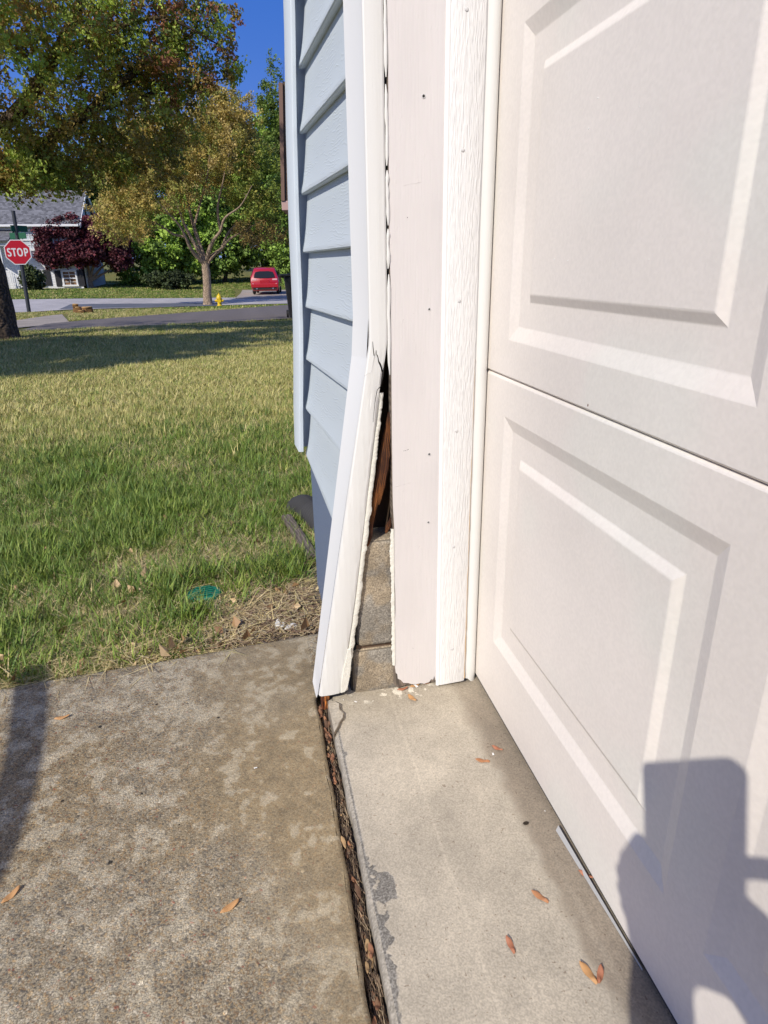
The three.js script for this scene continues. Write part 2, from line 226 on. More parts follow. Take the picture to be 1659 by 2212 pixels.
const M = {
  drive: std('#ffffff', { map: driveMap, bumpMap: driveBump, bumpScale: 0.0018, roughness: 0.9 }),
  slab: std('#ffffff', { map: slabMap, bumpMap: slabBump, bumpScale: 0.002, roughness: 0.85 }),
  siding: lin(0.555, 0.615, 0.66, { roughness: 0.55, bumpMap: rep(sidingBump, 2.4, 4.8), bumpScale: 0.0009 }),
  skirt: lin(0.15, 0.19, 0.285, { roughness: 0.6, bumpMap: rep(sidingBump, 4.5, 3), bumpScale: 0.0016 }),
  post: lin(0.6, 0.66, 0.71, { roughness: 0.5 }),
  trim: lin(0.76, 0.755, 0.73, { roughness: 0.45, bumpMap: rep(pinkBump, 6, 1), bumpScale: 0.0003 }),
  trimSide: lin(0.735, 0.74, 0.74, { roughness: 0.5, bumpMap: rep(pinkBump, 6, 1), bumpScale: 0.0004 }),
  torn: lin(0.76, 0.74, 0.66, { roughness: 0.9, bumpMap: rep(blockBump, 12), bumpScale: 0.0012 }),
  pink: std('#ffffff', { map: rep(pinkMap, 6, 1.2), bumpMap: rep(pinkBump, 6, 1.2), bumpScale: 0.0005, roughness: 0.45 }),
  stop: std('#ffffff', { map: rep(stopMap, 9, 4), bumpMap: rep(stopBump, 14, 1.3), bumpScale: 0.00055, roughness: 0.5 }),
  vinyl: lin(0.80, 0.80, 0.77, { roughness: 0.4 }),
  vinylWhite: lin(0.86, 0.86, 0.85, { roughness: 0.4 }),
  door: std('#ffffff', { map: rep(doorMap, 1.6, 1.6), bumpMap: rep(peelBump, 4, 4), bumpScale: 0.00018, roughness: 0.55 }),
  greyWood: std('#ffffff', { map: rep(greyWoodMap, 8, 4), bumpMap: rep(woodBump, 8, 4), bumpScale: 0.001, roughness: 0.95 }),
  rot: std('#ffffff', { map: rep(rotMap, 12, 5), bumpMap: rep(woodBump, 16, 6), bumpScale: 0.003, roughness: 0.95 }),
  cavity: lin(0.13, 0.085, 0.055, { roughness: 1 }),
  block: std('#ffffff', { map: rep(blockMap, 4), bumpMap: rep(blockBump, 6), bumpScale: 0.0022, roughness: 0.95 }),
  shadeBlack: lin(0.02, 0.02, 0.022, { roughness: 0.95, bumpMap: rep(blockBump, 8), bumpScale: 0.002 }),  // near-black stand-in for the shade left of the blocks
  nail: lin(0.62, 0.61, 0.6, { roughness: 0.5 }), hole: lin(0.02, 0.018, 0.016),
  galv: lin(0.5, 0.505, 0.5, { metalness: 0.1, roughness: 0.5 }),
  rubber: lin(0.045, 0.045, 0.048, { roughness: 0.8 }),
  lawn: std('#ffffff', { map: rep(lawnMap, 0.5), bumpMap: rep(blockBump, 2), bumpScale: 0.012, roughness: 1 }),
  soil: lin(0.2, 0.155, 0.115, { roughness: 1, bumpMap: rep(blockBump, 5), bumpScale: 0.006 }),
  asphalt: std('#ffffff', { map: rep(asphaltMap, 0.4), roughness: 0.95 }),
  asphaltDark: std('#8f98a6', { map: rep(asphaltMap, 0.4), roughness: 0.95 }),
  asphaltNear: std('#a09a96', { map: rep(asphaltMap, 0.5), bumpMap: rep(blockBump, 3), bumpScale: 0.004, roughness: 0.95 }),
  paving: std('#e9e0d0', { map: rep(asphaltMap, 0.4), roughness: 0.95 }),
  bark: std('#ffffff', { map: rep(barkMap, 1, 1), bumpMap: rep(barkBump, 1, 1), bumpScale: 0.02, roughness: 1 }),
  barkPale: std('#ffffff', { map: rep(barkPaleMap, 1, 1.2), bumpMap: rep(barkBump, 1, 1.2), bumpScale: 0.012, roughness: 1 }),
};

// ------------------------------------------------------------------ the ground
console.log('ground');
{
  const rings = [], R = [0.001, 0.3]; let d = 0.6; while (d < 480) { R.push(d); d *= 1.055; }
  const A = []; for (let k = 0; k <= 220; k++) A.push(-Math.PI + 2 * Math.PI * k / 220);
  for (const r of R) rings.push(A.map(a => { const x = r * Math.sin(a), z = -r * Math.cos(a); let y = yG(x, z); y += 0.012 * (fbm(x * 1.3 + 40, z * 1.3 + 40, 4096, 3) - 0.5) * sst(r, 1.5, 3); if (z > -1.32 && r < 6) y -= 0.09 * sst(z, -1.36, -1.24); return V(x, y, z); }));
  struct('lawn', sheet(rings), M.lawn, 'lawn of mixed green and straw coloured grass sloping down to the street');
}
// driveway slab with its far edge as in the photo, joint edge along x = 0.067
{
  const edge = x => x > -0.55 ? -1.2767 + (0.1035 - x) * (0.115 - 0.02 * (0.1035 - x)) : -1.2088 + 0.06 * (-0.55 - x);
  const rows = [], top = -0.007, N = 46;
  const xs = []; for (let i = 0; i <= N; i++) xs.push(mix(-4.2, 0.0645, Math.pow(i / N, 0.55)));
  const zs = t => t;
  const line = (f, y, dx = 0) => xs.map((x, i) => V(i === N ? x + dx : x, y, f(x)));
  const je = (z) => 0.0025 * (noise(z * 60, 3) - 0.5) + 0.004 * (noise(z * 14, 9) - 0.5);
  const mk = (z, y, dz = 0) => xs.map((x, i) => { const wob = 0.004 * (noise(x * 40, 5) - 0.5); return V(x + (i === N ? je(z) : 0), y, z === null ? edge(x) + wob + dz : z); });
  rows.push(mk(2.6, -0.12)); rows.push(mk(2.6, top));
  for (let k = 0; k <= 60; k++) rows.push(mk(mix(2.6, -1.2, Math.pow(k / 60, 0.5)), top).map((p, i) => (p.z < edge(p.x) + 0.02 ? V(p.x, p.y, edge(p.x) + 0.02) : p)));
  rows.push(mk(null, top, 0.012)); rows.push(mk(null, top - 0.002, 0.004)); rows.push(mk(null, top - 0.009, 0)); rows.push(mk(null, -0.14, 0));
  const g = sheet(rows, p => [(p.x - DX0) / DW, (p.z - DX0) / DW]);
  // rounded arris and face along the joint
  const fr = []; for (const [dx, y] of [[0, top], [0.003, top - 0.001], [0.0055, top - 0.004], [0.006, top - 0.009], [0.006, -0.1]]) { const r = []; for (let k = 0; k <= 140; k++) { const z = mix(0.6, -1.262, k / 140); r.push(V(0.0675 + je(z) - 0.003 + dx * 1, y, z)); } fr.push(r); }
  const g2 = sheet(fr, p => [(p.x - DX0) / DW, (p.z - DX0) / DW]);
  const ext = []; for (const [y, dz] of [[top, 0.016], [top - 0.002, 0.004], [top - 0.009, 0], [-0.1, 0]]) { const r = []; for (let i = 0; i <= 10; i++) { const x = mix(0.055, 0.19, i / 10); r.push(V(x, y - (i === 0 ? 0.0004 : 0), edge(x) + 0.004 * (noise(x * 40, 5) - 0.5) + dz)); } ext.push(r); }
  ext.unshift(ext[0].map(p => V(p.x, p.y, -1.052)));
  const g3 = sheet(ext, p => [(p.x - DX0) / DW, (p.z - DX0) / DW]);
  struct('driveway', mergeGeometries([g.toNonIndexed(), g2.toNonIndexed(), g3.toNonIndexed()]), M.drive, 'weathered driveway slab of worn aggregate concrete with pale blotches');
}
// garage floor slab, its outer arris chipped
{
  const sx = z => 0.0885 + 0.0022 * (noise(z * 50, 21) - 0.5) + 0.006 * Math.max(0, noise(z * 16, 25) - 0.62);
  const prof = []; for (const [dx, y] of [[0, -0.1], [0, -0.012], [0.001, -0.006], [0.0035, -0.0022], [0.007, -0.0006], [0.012, 0]]) prof.push([dx, y]);
  const zz = []; for (let k = 0; k <= 220; k++) zz.push(mix(-1.0, 1.2, k / 220));
  const rows = prof.map(([dx, y]) => zz.map(z => { const c = 0.004 * Math.max(0, noise(z * 34, 31) - 0.55) * 2; return V(sx(z) + dx + (y > -0.05 ? c : 0), y - (dx > 0.002 && dx < 0.01 ? c * 0.5 : 0), z); }));
  for (const x of [0.13, 0.2, 0.3, 0.4, 0.6, 1.2]) rows.push(zz.map(z => V(x, 0, z)));
  const uvf = p => [(p.x - 0.08) / 0.6, (p.z + 1.1) / 1.2];
  const g = sheet(rows, uvf);
  const back = sheet([[V(0.125, 0, -1.0), V(1.2, 0, -1.0)], [V(0.125, 0, -1.5), V(1.2, 0, -1.5)]], uvf);
  const back2 = sheet([[V(0.0885, -0.1, -1.0), V(0.0885, 0, -1.0), V(0.125, 0, -1.0)], [V(0.0885, -0.1, -1.06), V(0.0885, 0, -1.06), V(0.125, 0, -1.06)]], uvf);
  struct('garage_floor', mergeGeometries([g.toNonIndexed(), back.toNonIndexed(), back2.toNonIndexed()]), M.slab, 'smooth concrete garage floor slab with a worn edge and dirty band at the door');
}
struct('joint_bed', sheet([[V(0.05, -0.036, 1.2), V(0.11, -0.036, 1.2)], [V(0.05, -0.036, -1.3), V(0.13, -0.036, -1.3)]]), M.soil, 'dark soil in the bottom of the joint between the slabs');
{ // bare soil beside the wall
  const rows = []; for (let j = 0; j <= 16; j++) { const r = []; for (let i = 0; i <= 16; i++) { const z = mix(-1.255, -1.62, j / 16), x = mix(-0.22 + 0.5 * (j / 16) * 0.35, 0.16, i / 16); r.push(V(x, yG(x, z) + 0.006 + 0.01 * fbm(x * 30, z * 30, 4096, 3) - (i === 0 || j === 16 ? 0.012 : 0), z)); } rows.push(r); }
  struct('bare_soil', sheet(rows), M.soil, 'bare brown soil strip between driveway, lawn and wall');
}
// roads, far pavings
struct('neighbour_driveway', strip([[20, 722], [120, 716], [230, 711], [330, 706], [450, 700], [560, 694], [700, 686]], [[100, 702], [150, 697], [215, 691], [330, 682], [450, 673], [560, 663], [700, 655]], 0.03), M.asphaltNear, 'neighbouring driveway of grey asphalt dappled with tree shade');
struct('sidewalk', strip([[-80, 722], [30, 711], [100, 704], [150, 697]], [[-80, 706], [34, 694], [90, 685], [134, 680]], 0.022, 24, 4), M.paving, 'pale concrete sidewalk running to the street corner');
struct('road', strip([[-300, 684], [-100, 679], [0, 677], [70, 675], [140, 670], [240, 667], [360, 664], [460, 661], [540, 658], [700, 655]], [[-300, 651], [-100, 649], [0, 648], [80, 647], [160, 646], [260, 645.5], [360, 645], [460, 644], [540, 643], [700, 643]], 0.02, 60, 12), M.asphalt, 'light grey street crossing behind the lawns');
struct('road_patch', strip([[128, 669], [190, 667], [260, 665.5], [340, 664], [420, 662.6], [470, 661.5]], [[152, 658.5], [200, 657.5], [260, 657], [340, 656.5], [420, 656], [470, 655.5]], 0.026, 40, 6), M.asphaltDark, 'bluish darker asphalt patch in the street');
struct('far_driveway', strip([[508, 646], [560, 646], [620, 646], [700, 646]], [[524, 627], [560, 627], [610, 627], [680, 627]], 0.03, 20, 6), M.paving, 'pale concrete driveway across the street');
// ------------------------------------------------------------------ the house corner
console.log('house');
const ZJ = -1.0204, XD = 0.3823;
const house = thing('house_corner', 'pale blue sided garage corner with broken white trim and pink door jamb', 'house');
function part(name, geo, mat, parent = house) { return obj(name, geo, mat, parent); }
// wall frame: local x runs along the wall away from the door, local z points into the house
const wallDir = V(-0.079, 0, -1).normalize(), wallIn = wallDir.clone().cross(V(0, 1, 0)).normalize();
const WM = M4().makeBasis(wallDir, V(0, 1, 0), wallIn).setPosition(0.1842, 0, -1.05);
const WLEN = 0.474, E = 0.1134;
const tabN = [[0.337, -0.049], [0.45, -0.0224], [0.564, -0.0074], [0.68, 0.0026], [1.02, 0.0056], [2.8, 0.02]], tabF = [[0.337, -0.019], [0.45, -0.015], [0.56, -0.008], [0.68, -0.002], [0.79, -0.0015], [1.02, 0.0065], [1.24, 0.0175], [2.8, 0.06]];
const lerpTab = (T, x) => { let i = 0; while (i < T.length - 2 && T[i + 1][0] < x) i++; return mix(T[i][1], T[i + 1][1], clamp((x - T[i][0]) / (T[i + 1][0] - T[i][0]))); };
// the rotten wall flares out at its foot, most of all behind the kicked-out trim, and leans in a little above
const onWall = g => { g.applyMatrix4(WM); const p = g.attributes.position; for (let i = 0; i < p.count; i++) { const a = clamp((-1.065 - p.getZ(i)) / 0.465), y = p.getY(i); p.setX(i, p.getX(i) + mix(lerpTab(tabN, y), lerpTab(tabF, y), a)); } return g; };
{
  srand(5);
  const lap = (hgt, k) => { const p = [[0.004, hgt + 0.012], [0.0005, hgt * 0.98], [-0.002, hgt * 0.72], [-0.0055, hgt * 0.42], [-0.0095, hgt * 0.2], [-0.0125, 0.011], [-0.0138, 0.0055], [-0.0135, 0.002], [-0.0115, 0.0002], [-0.006, 0.0], [0.004, 0.002]]; const g = sweep(p, WLEN, k * 0.37); g.scale((WLEN - 0.018) / WLEN, 1, 1); g.translate(0.018, 0, 0); return g; };
  for (let k = 0; k < 20; k++) { const g = lap(E, k); g.translate(0, 0.337 + E * k, 0); onWall(g); part('siding_board', g, M.siding); }
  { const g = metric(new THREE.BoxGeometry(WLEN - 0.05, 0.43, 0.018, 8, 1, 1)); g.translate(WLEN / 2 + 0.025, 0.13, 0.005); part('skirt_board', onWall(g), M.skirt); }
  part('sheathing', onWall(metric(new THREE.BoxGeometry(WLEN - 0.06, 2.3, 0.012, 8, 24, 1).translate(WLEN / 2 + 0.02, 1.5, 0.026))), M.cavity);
  // outside corner post: vinyl corner with two flanges, leaning out a little at the foot
  const L2 = 0.062, pg = [];
  const prof = [[-0.016, -0.0235], [-0.0155, -0.0215], [-0.012, -0.021], [0.03, -0.021], [0.03, 0.02], [0.034, 0.02], [0.034, -0.021], [0.062, -0.021], [0.062, 0.1], [0.066, 0.1], [0.066, -0.029], [0.062, -0.0325], [-0.011, -0.0325], [-0.0148, -0.0305], [-0.016, -0.0275]];
  const sg = new THREE.ExtrudeGeometry(new THREE.Shape(prof.map(p => new THREE.Vector2(p[0], p[1]))), { depth: 2.3, bevelEnabled: false, steps: 24 }); sg.rotateX(-Math.PI / 2); // x -> along, y -> up from z, profile y -> -z
  sg.scale(1, 1, -1); const ix = sg.index; sg.computeVertexNormals();
  sg.translate(WLEN - 0.006, 0.352, 0); 
  
  part('corner_post', onWall(toCreasedNormals(sg, 0.5)), M.post);
}
// side wall of the house going back from the corner, in shade behind the post
part('side_wall', box(1.6, 2.4, 0.05, 0.2 + 0.8, 1.56, -1.575), M.siding);
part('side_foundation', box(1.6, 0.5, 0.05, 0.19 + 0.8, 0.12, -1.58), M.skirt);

// concrete blocks and cavity behind the jamb
{
  const bk = (x0, x1, y0, y1, s) => { const g = box(x1 - x0, y1 - y0, 0.07, (x0 + x1) / 2, (y0 + y1) / 2, -1.027 - 0.035, 0.012, 3); const h = mergeVertices(g), p = h.attributes.position; return g; };
  part('concrete_block', bk(0.15, 0.262, 0.0965, 0.312, 1), M.block);
  part('concrete_block', bk(0.14, 0.262, -0.01, 0.091, 2), M.block);
  part('mortar_joint', box(0.1, 0.012, 0.05, 0.2, 0.0935, -1.036 - 0.025), M.cavity);
  part('shade_strip', box(0.012, 0.31, 0.04, 0.1425, 0.15, -1.036 - 0.02), M.shadeBlack);  // dark strip painted in for the shade beside the block
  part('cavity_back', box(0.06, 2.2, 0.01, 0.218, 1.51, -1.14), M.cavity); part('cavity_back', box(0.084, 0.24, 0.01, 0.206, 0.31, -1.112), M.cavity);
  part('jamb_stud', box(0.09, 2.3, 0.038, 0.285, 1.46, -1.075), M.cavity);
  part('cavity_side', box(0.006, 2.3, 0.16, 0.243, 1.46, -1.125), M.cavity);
  // rotten splintered stud left hanging in the gap
  srand(21);
  const spl = (pts, r, s) => { const P = pts.map(([px, py, z]) => onZ(px, py, z)); const c = new THREE.CatmullRomCurve3(P), q = c.getPoints(22); const g = tube(q, q.map((_, i) => { const t = i / 22; return r * Math.sin(Math.PI * (0.12 + 0.8 * t)) * (0.75 + 0.6 * noise(t * 14 + s, s)); }), 9, 1, 1.0); return g; };
  const rot = part('rotten_stud', [spl([[836, 905, -1.04], [824, 985, -1.036], [808, 1085, -1.033], [796, 1160, -1.031], [790, 1190, -1.03]], 0.0068, 3), spl([[832, 930, -1.048], [814, 1040, -1.045], [802, 1150, -1.042]], 0.006, 8)], M.rot);
  part('splinter', [spl([[841, 890, -1.034], [834, 975, -1.029], [826, 1040, -1.028], [818, 1090, -1.03]], 0.0075, 5)], M.rot, rot);
  part('splinter', [spl([[844, 1118, -1.034], [839, 1135, -1.032], [833, 1152, -1.031]], 0.005, 6)], M.rot, rot);
}
// jamb board: grey wood under a skin of pink paint that has flaked away at the foot
{
  srand(31);
  const x0 = 0.2185, x1 = 0.3035, y1 = 2.45;
  const wob = (y, s, a) => a * (noise(y * 40, s) - 0.5) + a * 0.6 * (noise(y * 130, s + 5) - 0.5);
  const left = []; for (let k = 0; k <= 60; k++) { const y = mix(y1, 0.012, k / 60); left.push([x0 + wob(y, 3, y < 0.34 ? 0.004 : 0.0012), y]); }
  const wb = [[x1, y1], ...left, [0.226, 0.002], [0.24, 0.006], [0.262, 0.004], [0.28, 0.008], [x1, 0.003]];
  const board = part('jamb_board', (() => { const g = poly(wb, 0.017); g.translate(0, 0, ZJ - 0.0182); return g; })(), M.greyWood);
  const bot = [[0.2202, 0.05], [0.2215, 0.038], [0.2245, 0.034], [0.2255, 0.024], [0.231, 0.02], [0.2365, 0.0125], [0.247, 0.0105], [0.2515, 0.0075], [0.262, 0.0055], [0.2705, 0.0065], [0.2775, 0.004], [0.2875, 0.006], [0.2915, 0.012], [0.2955, 0.0105], [0.298, 0.019], [0.2995, 0.009], [x1, 0.0085]];
  const lp = left.filter(p => p[1] > 0.07).map(([x, y]) => [x + 0.0012 + (y < 0.34 ? 0.0022 * noise(y * 70, 17) : 0), y]);
  part('paint_skin', (() => { const g = poly([[x1, y1], ...lp, ...bot], 0.0011); g.translate(0, 0, ZJ - 0.0009); return g; })(), M.pink, board);
  // curled strip of old white paint hanging on the left edge, below the gap
  const rowsA = [], N = 150; for (const dz of [0, 1, 2]) { const r = []; for (let k = 0; k <= N; k++) { const y = mix(0.335, 0.055, k / N), w = 0.0022 + 0.0036 * noise(y * 42, 41) * noise(y * 110, 43) + 0.0016 * noise(y * 420, 44); r.push(V(x0 - (dz === 0 ? w : dz === 1 ? w * 0.45 : -0.002), y, ZJ + (dz === 0 ? -0.0015 : dz === 1 ? 0.0016 : 0.0012) + 0.001 * (noise(y * 60, 47) - 0.5))); } rowsA.push(r); }
  part('paint_edge', sheet(rowsA, p => [p.x, p.y]), M.torn, board);
  // caulk bead broken in places along the upper edge of the board
  let y = 0.60; while (y < 1.6) { const len = rr(0.05, 0.2), n = 8, pts = [], ra = []; for (let k = 0; k <= n; k++) { pts.push(V(0.2168 + 0.0012 * (rnd() - 0.5), y + len * k / n, ZJ + 0.0002 + 0.0008 * (rnd() - 0.5))); ra.push(0.0026 * (k === 0 || k === n ? 0.3 : rr(0.7, 1.15))); } part('caulk_bead', tube(pts, ra, 6), M.trim, board); y += len + rr(0.0, 0.012); }
  // nail holes with a rim, screws
  for (const [px, py, s] of [[915, 208, 1.25], [927, 668, 1], [927, 981, 1.1], [925, 1128, 1]]) { const p = onZ(px, py, ZJ); const g = new THREE.TorusGeometry(0.0019 * s, 0.0005, 6, 14); g.translate(p.x, p.y, ZJ + 0.0006); part('nail_hole_rim', g, M.nail, board); const h = new THREE.CircleGeometry(0.0017 * s, 14); h.translate(p.x, p.y, ZJ + 0.0006); part('nail_hole', h, M.hole, board); }
  for (const [px, py] of [[892, 677], [870, 690], [913, 840], [905, 1180], [892, 1400], [863, 1330], [880, 470]]) { const p = onZ(px, py, ZJ); const h = new THREE.SphereGeometry(rr(0.0005, 0.0011), 7, 5); h.scale(1, 1, 0.5); h.translate(p.x, p.y, ZJ + 0.0004); part('paint_fleck', h, rnd() < 0.5 ? M.pink : M.hole, board); }
  // scratches
  const scr = (a, b, r) => { const n = 10, P = [], R = []; for (let k = 0; k <= n; k++) { const p = onZ(mix(a[0], b[0], k / n), mix(a[1], b[1], k / n), ZJ); p.x += 0.0006 * (rnd() - 0.5); p.y += 0.0008 * (rnd() - 0.5); P.push(p); R.push(r * (k === 0 || k === n ? 0.2 : rr(0.5, 1.2))); } return tube(P, R, 5); };
  part('paint_scratch', scr([848, 1052], [890, 1042], 0.0006), M.pink, board);
  part('paint_scratch', scr([870, 975], [884, 970], 0.0004), M.hole, board);
  part('paint_scratch', scr([868, 402], [912, 392], 0.0005), M.pink, board);
}
// white embossed door stop with its nails and the vinyl seal that rubs on the door
{
  srand(41);
  const z = ZJ + 0.012, x0 = 0.302, x1 = 0.3548;
  const shp = []; const nb = 40; for (let k = 0; k <= nb; k++) { const t = k / nb; shp.push([mix(x0 - 0.002, x1 + 0.0002, t), 0.0045 + 0.004 * t]); }
  // smooth bead on the left side, then the wood grained face
  const bead = tube([V(x0 + 0.0005, 0.004, z - 0.004), V(x0 + 0.0005, 2.45, z - 0.004)], [0.004, 0.004], 12);
  const face = []; const nx = 5; for (const [x, dz] of [[x0, -0.022], [x0 + 0.0004, -0.004], [x0 + 0.003, -0.0012], [x0 + 0.006, 0], [x1 - 0.004, 0.0], [x1, -0.0014], [x1 + 0.0006, -0.008]]) { const r = []; for (let k = 0; k <= 30; k++) r.push(V(x + 0.0009 * (noise(k * 0.7, 61) - 0.5) * (x > x0 + 0.01 ? 1 : 0), mix(0.0045 + 0.0025 * sst(x, x0, x1), 2.45, k / 30), z + dz)); face.push(r); }
  const fg = sheet(face, p => [p.x, p.y]);
  const bottom = sheet([[V(x0, 0.005, z - 0.02), V(x1, 0.0072, z - 0.02)], [V(x0, 0.005, z - 0.001), V(x1, 0.0072, z - 0.001)]]);
  const stop = part('door_stop', mergeGeometries([toCreasedNormals(fg.toNonIndexed(), 0.8), bottom.toNonIndexed()]), M.stop);
  part('edge_bead', bead, M.vinylWhite, stop);
  const fl = []; for (const [x, dz] of [[0.3535, -0.003], [0.3575, -0.0045], [0.363, -0.0035], [0.369, -0.0035], [0.375, -0.006], [0.3795, -0.0105], [0.3818, -0.0165]]) { const r = []; for (let k = 0; k <= 24; k++) r.push(V(x, mix(0.010 - 0.55 * (x - 0.3535) * (x > 0.366 ? 1 : 0.35), 2.45, k / 24), z + dz)); fl.push(r); }
  part('seal_flap', sheet(fl, p => [p.x, p.y]), M.vinyl, stop);
  { const rp = [], rq = []; for (let k = 0; k <= 60; k++) { rp.push(V(0.3553 + 0.0006 * (noise(k * 0.9, 5) - 0.5), mix(0.012, 0.62, k / 60), z - 0.0016)); rq.push(0.0011 * (0.4 + 0.8 * noise(k * 0.7, 8)) * mix(1, 0.3, k / 60)); } part('rust_line', tube(rp, rq, 5), lin(0.52, 0.36, 0.2), stop); }
  for (const [px, py] of [[1000, 324], [992, 650], [986, 931], [980, 1181], [977, 1402], [1008, 20]]) { const p = onZ(px, py, z); const g = new THREE.SphereGeometry(0.0026, 12, 6, 0, 6.3, 0, 1.57); g.rotateX(Math.PI / 2); g.scale(1, 1, 0.35); g.translate(p.x, p.y, z + 0.0004); part('nail', g, M.nail, stop); }
}
// broken corner trim: upright above the crack, kicked outwards below it
{
  srand(51);
  const zf = ZJ + 0.005, yk = 0.632, drift = y => { const t = Math.max(0, yk + 0.02 - y); return -0.175 * t - 0.03 * sst(t, 0, 0.08) * 0 - 0.0 * t; };
  const xl = 0.1845, xr = 0.2145, W = xr - xl;
  const fp = [[0, -0.006], [0.0008, -0.0015], [0.003, 0], [0.012, 0.0004], [0.019, -0.0002], [0.0235, -0.0012], [0.0265, -0.0016], [W - 0.0006, -0.004], [W, -0.012]];
  const crackU = [[0.0, 0.60], [0.006, 0.606], [0.0095, 0.603], [0.0105, 0.628], [0.0125, 0.644], [0.0135, 0.634], [0.017, 0.629], [0.0195, 0.621], [0.0225, 0.617], [0.0255, 0.612], [0.0275, 0.607], [W, 0.604]];
  const lerpT = (T, x) => { let i = 0; while (i < T.length - 2 && T[i + 1][0] < x) i++; return mix(T[i][1], T[i + 1][1], clamp((x - T[i][0]) / (T[i + 1][0] - T[i][0]))); };
  const yc = s => lerpT(crackU, s);
  const gap = s => (s < 0.0095 ? 0.0002 : mix(0.0009, 0.0034, sst(s, 0.0095, 0.027)));
  // resample the face profile finely so that the crack is jagged
  const prof = []; for (let i = 0; i < fp.length - 1; i++) { const n = Math.max(1, Math.round((fp[i + 1][0] - fp[i][0]) / 0.0011)); for (let k = 0; k < n; k++) prof.push([mix(fp[i][0], fp[i + 1][0], k / n), mix(fp[i][1], fp[i + 1][1], k / n)]); } prof.push(fp[fp.length - 1]);
  const NY = 44;
  const side = (y0, y1, wz) => { const rows = []; for (const dz of [-0.052, -0.03, -0.006]) { const r = []; for (let k = 0; k <= 30; k++) { const y = mix(y0, y1, k / 30); r.push(V(xl + drift(y) + (dz < -0.05 ? -0.0165 : dz < -0.02 ? -0.0065 : 0) * mix(0.35, 1, clamp(y / yk)), y + (wz ? wz(dz, k / 30) : 0), zf + dz)); } rows.push(r); } return sheet(rows, p => [p.z, p.y]); };
  const up = [], dn = [];
  for (const [s, dz] of prof) { const a = [], b = [], c = yc(s); for (let k = 0; k <= NY; k++) { const t = k / NY; const yu = mix(c + gap(s), 2.45, t * t), yd = mix(0.0135 + 0.0006 * (s < 0.002 ? 1 : 0), c, t); a.push(V(xl + s + drift(yu), yu, zf + dz)); b.push(V(xl + s * (1 + 0.42 * sst(yk - yd, 0, 0.5)) + drift(yd) - 0.0012 * sst(s, 0.008, 0.03) * t, yd, zf + dz + 0.003 * sst(yk - yd, 0.0, 0.5) - 0.001 * sst(s, 0.0095, 0.012) * (yd > 0.56 ? 1 : 0))); } up.push(a); dn.push(b); }
  const upper = part('corner_trim', toCreasedNormals(sheet(up, p => [p.x, p.y]).toNonIndexed(), 0.5), M.trim);
  part('trim_side', side(yk - 0.005, 2.45), M.trimSide, upper);
  const lower = part('broken_trim', toCreasedNormals(sheet(dn, p => [p.x, p.y]).toNonIndexed(), 0.5), M.trim);
  lower.userData.label = 'lower piece of white corner trim snapped and kicked outwards';
  part('trim_side', side(0.010, yk - 0.005, (dz, t) => (t < 0.04 ? (dz < -0.05 ? 0.0 : dz < -0.02 ? -0.024 : 0.004) : 0)), M.trimSide, lower);
  // thin hair crack running down the lower face
  const hp = []; for (const [px, py] of [[829, 795], [827, 812], [822, 835], [815, 842], [811, 862], [808, 890], [806, 912]]) { const p = onZ(px, py, zf + 0.0012); hp.push(p); }
  part('hair_crack', tube(hp, hp.map((_, i) => mix(0.0009, 0.0003, i / 6)), 4), M.hole, lower);
  const hp2 = []; for (const [px, py] of [[805, 738], [806, 752], [808, 768]]) hp2.push(onZ(px, py, zf + 0.0004)); part('hair_crack', tube(hp2, [0.0003, 0.0006, 0.0007], 4), M.hole, upper);
  // ragged back flange
  const fl = []; const N = 180;
  for (const c of [0, 1, 2, 3]) { const r = []; for (let k = 0; k <= N; k++) { const t = k / N, y = mix(0.572, 0.015, t), xe = onZ(...(t < 0.5 ? [mix(838, 797, t / 0.5), mix(850, 1130, t / 0.5)] : [mix(797, 757, (t - 0.5) / 0.5), mix(1130, 1485, (t - 0.5) / 0.5)]), zf).x; const xi = xl + W * (1 + 0.42 * sst(yk - y, 0, 0.5)) + drift(y) - 0.004; const rag = 0.0016 * (noise(y * 420 + 9 * noise(y * 37, 3), 71) - 0.5) * (0.2 + 1.6 * noise(y * 23, 79)) + 0.0035 * (noise(y * 70, 73) - 0.5) * sst(y, 0.5, 0.35); const xo = Math.max(xi + 0.0015, xe - 0.0055 + rag); r.push(V(mix(xi, xo, [0, 0.35, 0.75, 1][c]), y, zf - [0.006, 0.003, 0.0015, 0.005][c] + 0.0006 * (noise(y * 60, 75 + c) - 0.5) - 0.004 * sst(y, 0.3, 0.57))); } fl.push(r); }
  part('torn_flange', sheet(fl, p => [p.x, p.y]), M.torn, lower);
  // torn piece at the foot
  const to = [[752, 1404], [757, 1402], [759, 1420], [757, 1440], [755, 1460], [750, 1485], [744, 1494], [737, 1496], [739, 1470], [744, 1440], [749, 1420]].map(([a, b]) => { const p = onZ(a, b, zf + 0.004); return [p.x, p.y]; });
  const tg = poly(to, 0.003, 0.0008); tg.translate(0, 0, zf + 0.001); part('torn_foam', tg, M.torn, lower);
  // orange lath end under the foot of the trim
  part('lath_end', (() => { const g = box(0.016, 0.03, 0.012, 0.0845, -0.004, -1.02, 0.0015); g.rotateZ(0.0); return g; })(), M.rot, lower);
  part('cut_end', box(0.03, 0.0025, 0.02, 0.108, 0.0105, zf - 0.014), M.hole, lower);
}
// header and return that close the wall above and behind
part('header_board', box(2.4, 0.25, 0.04, 1.3, 2.56, -1.04), M.cavity);

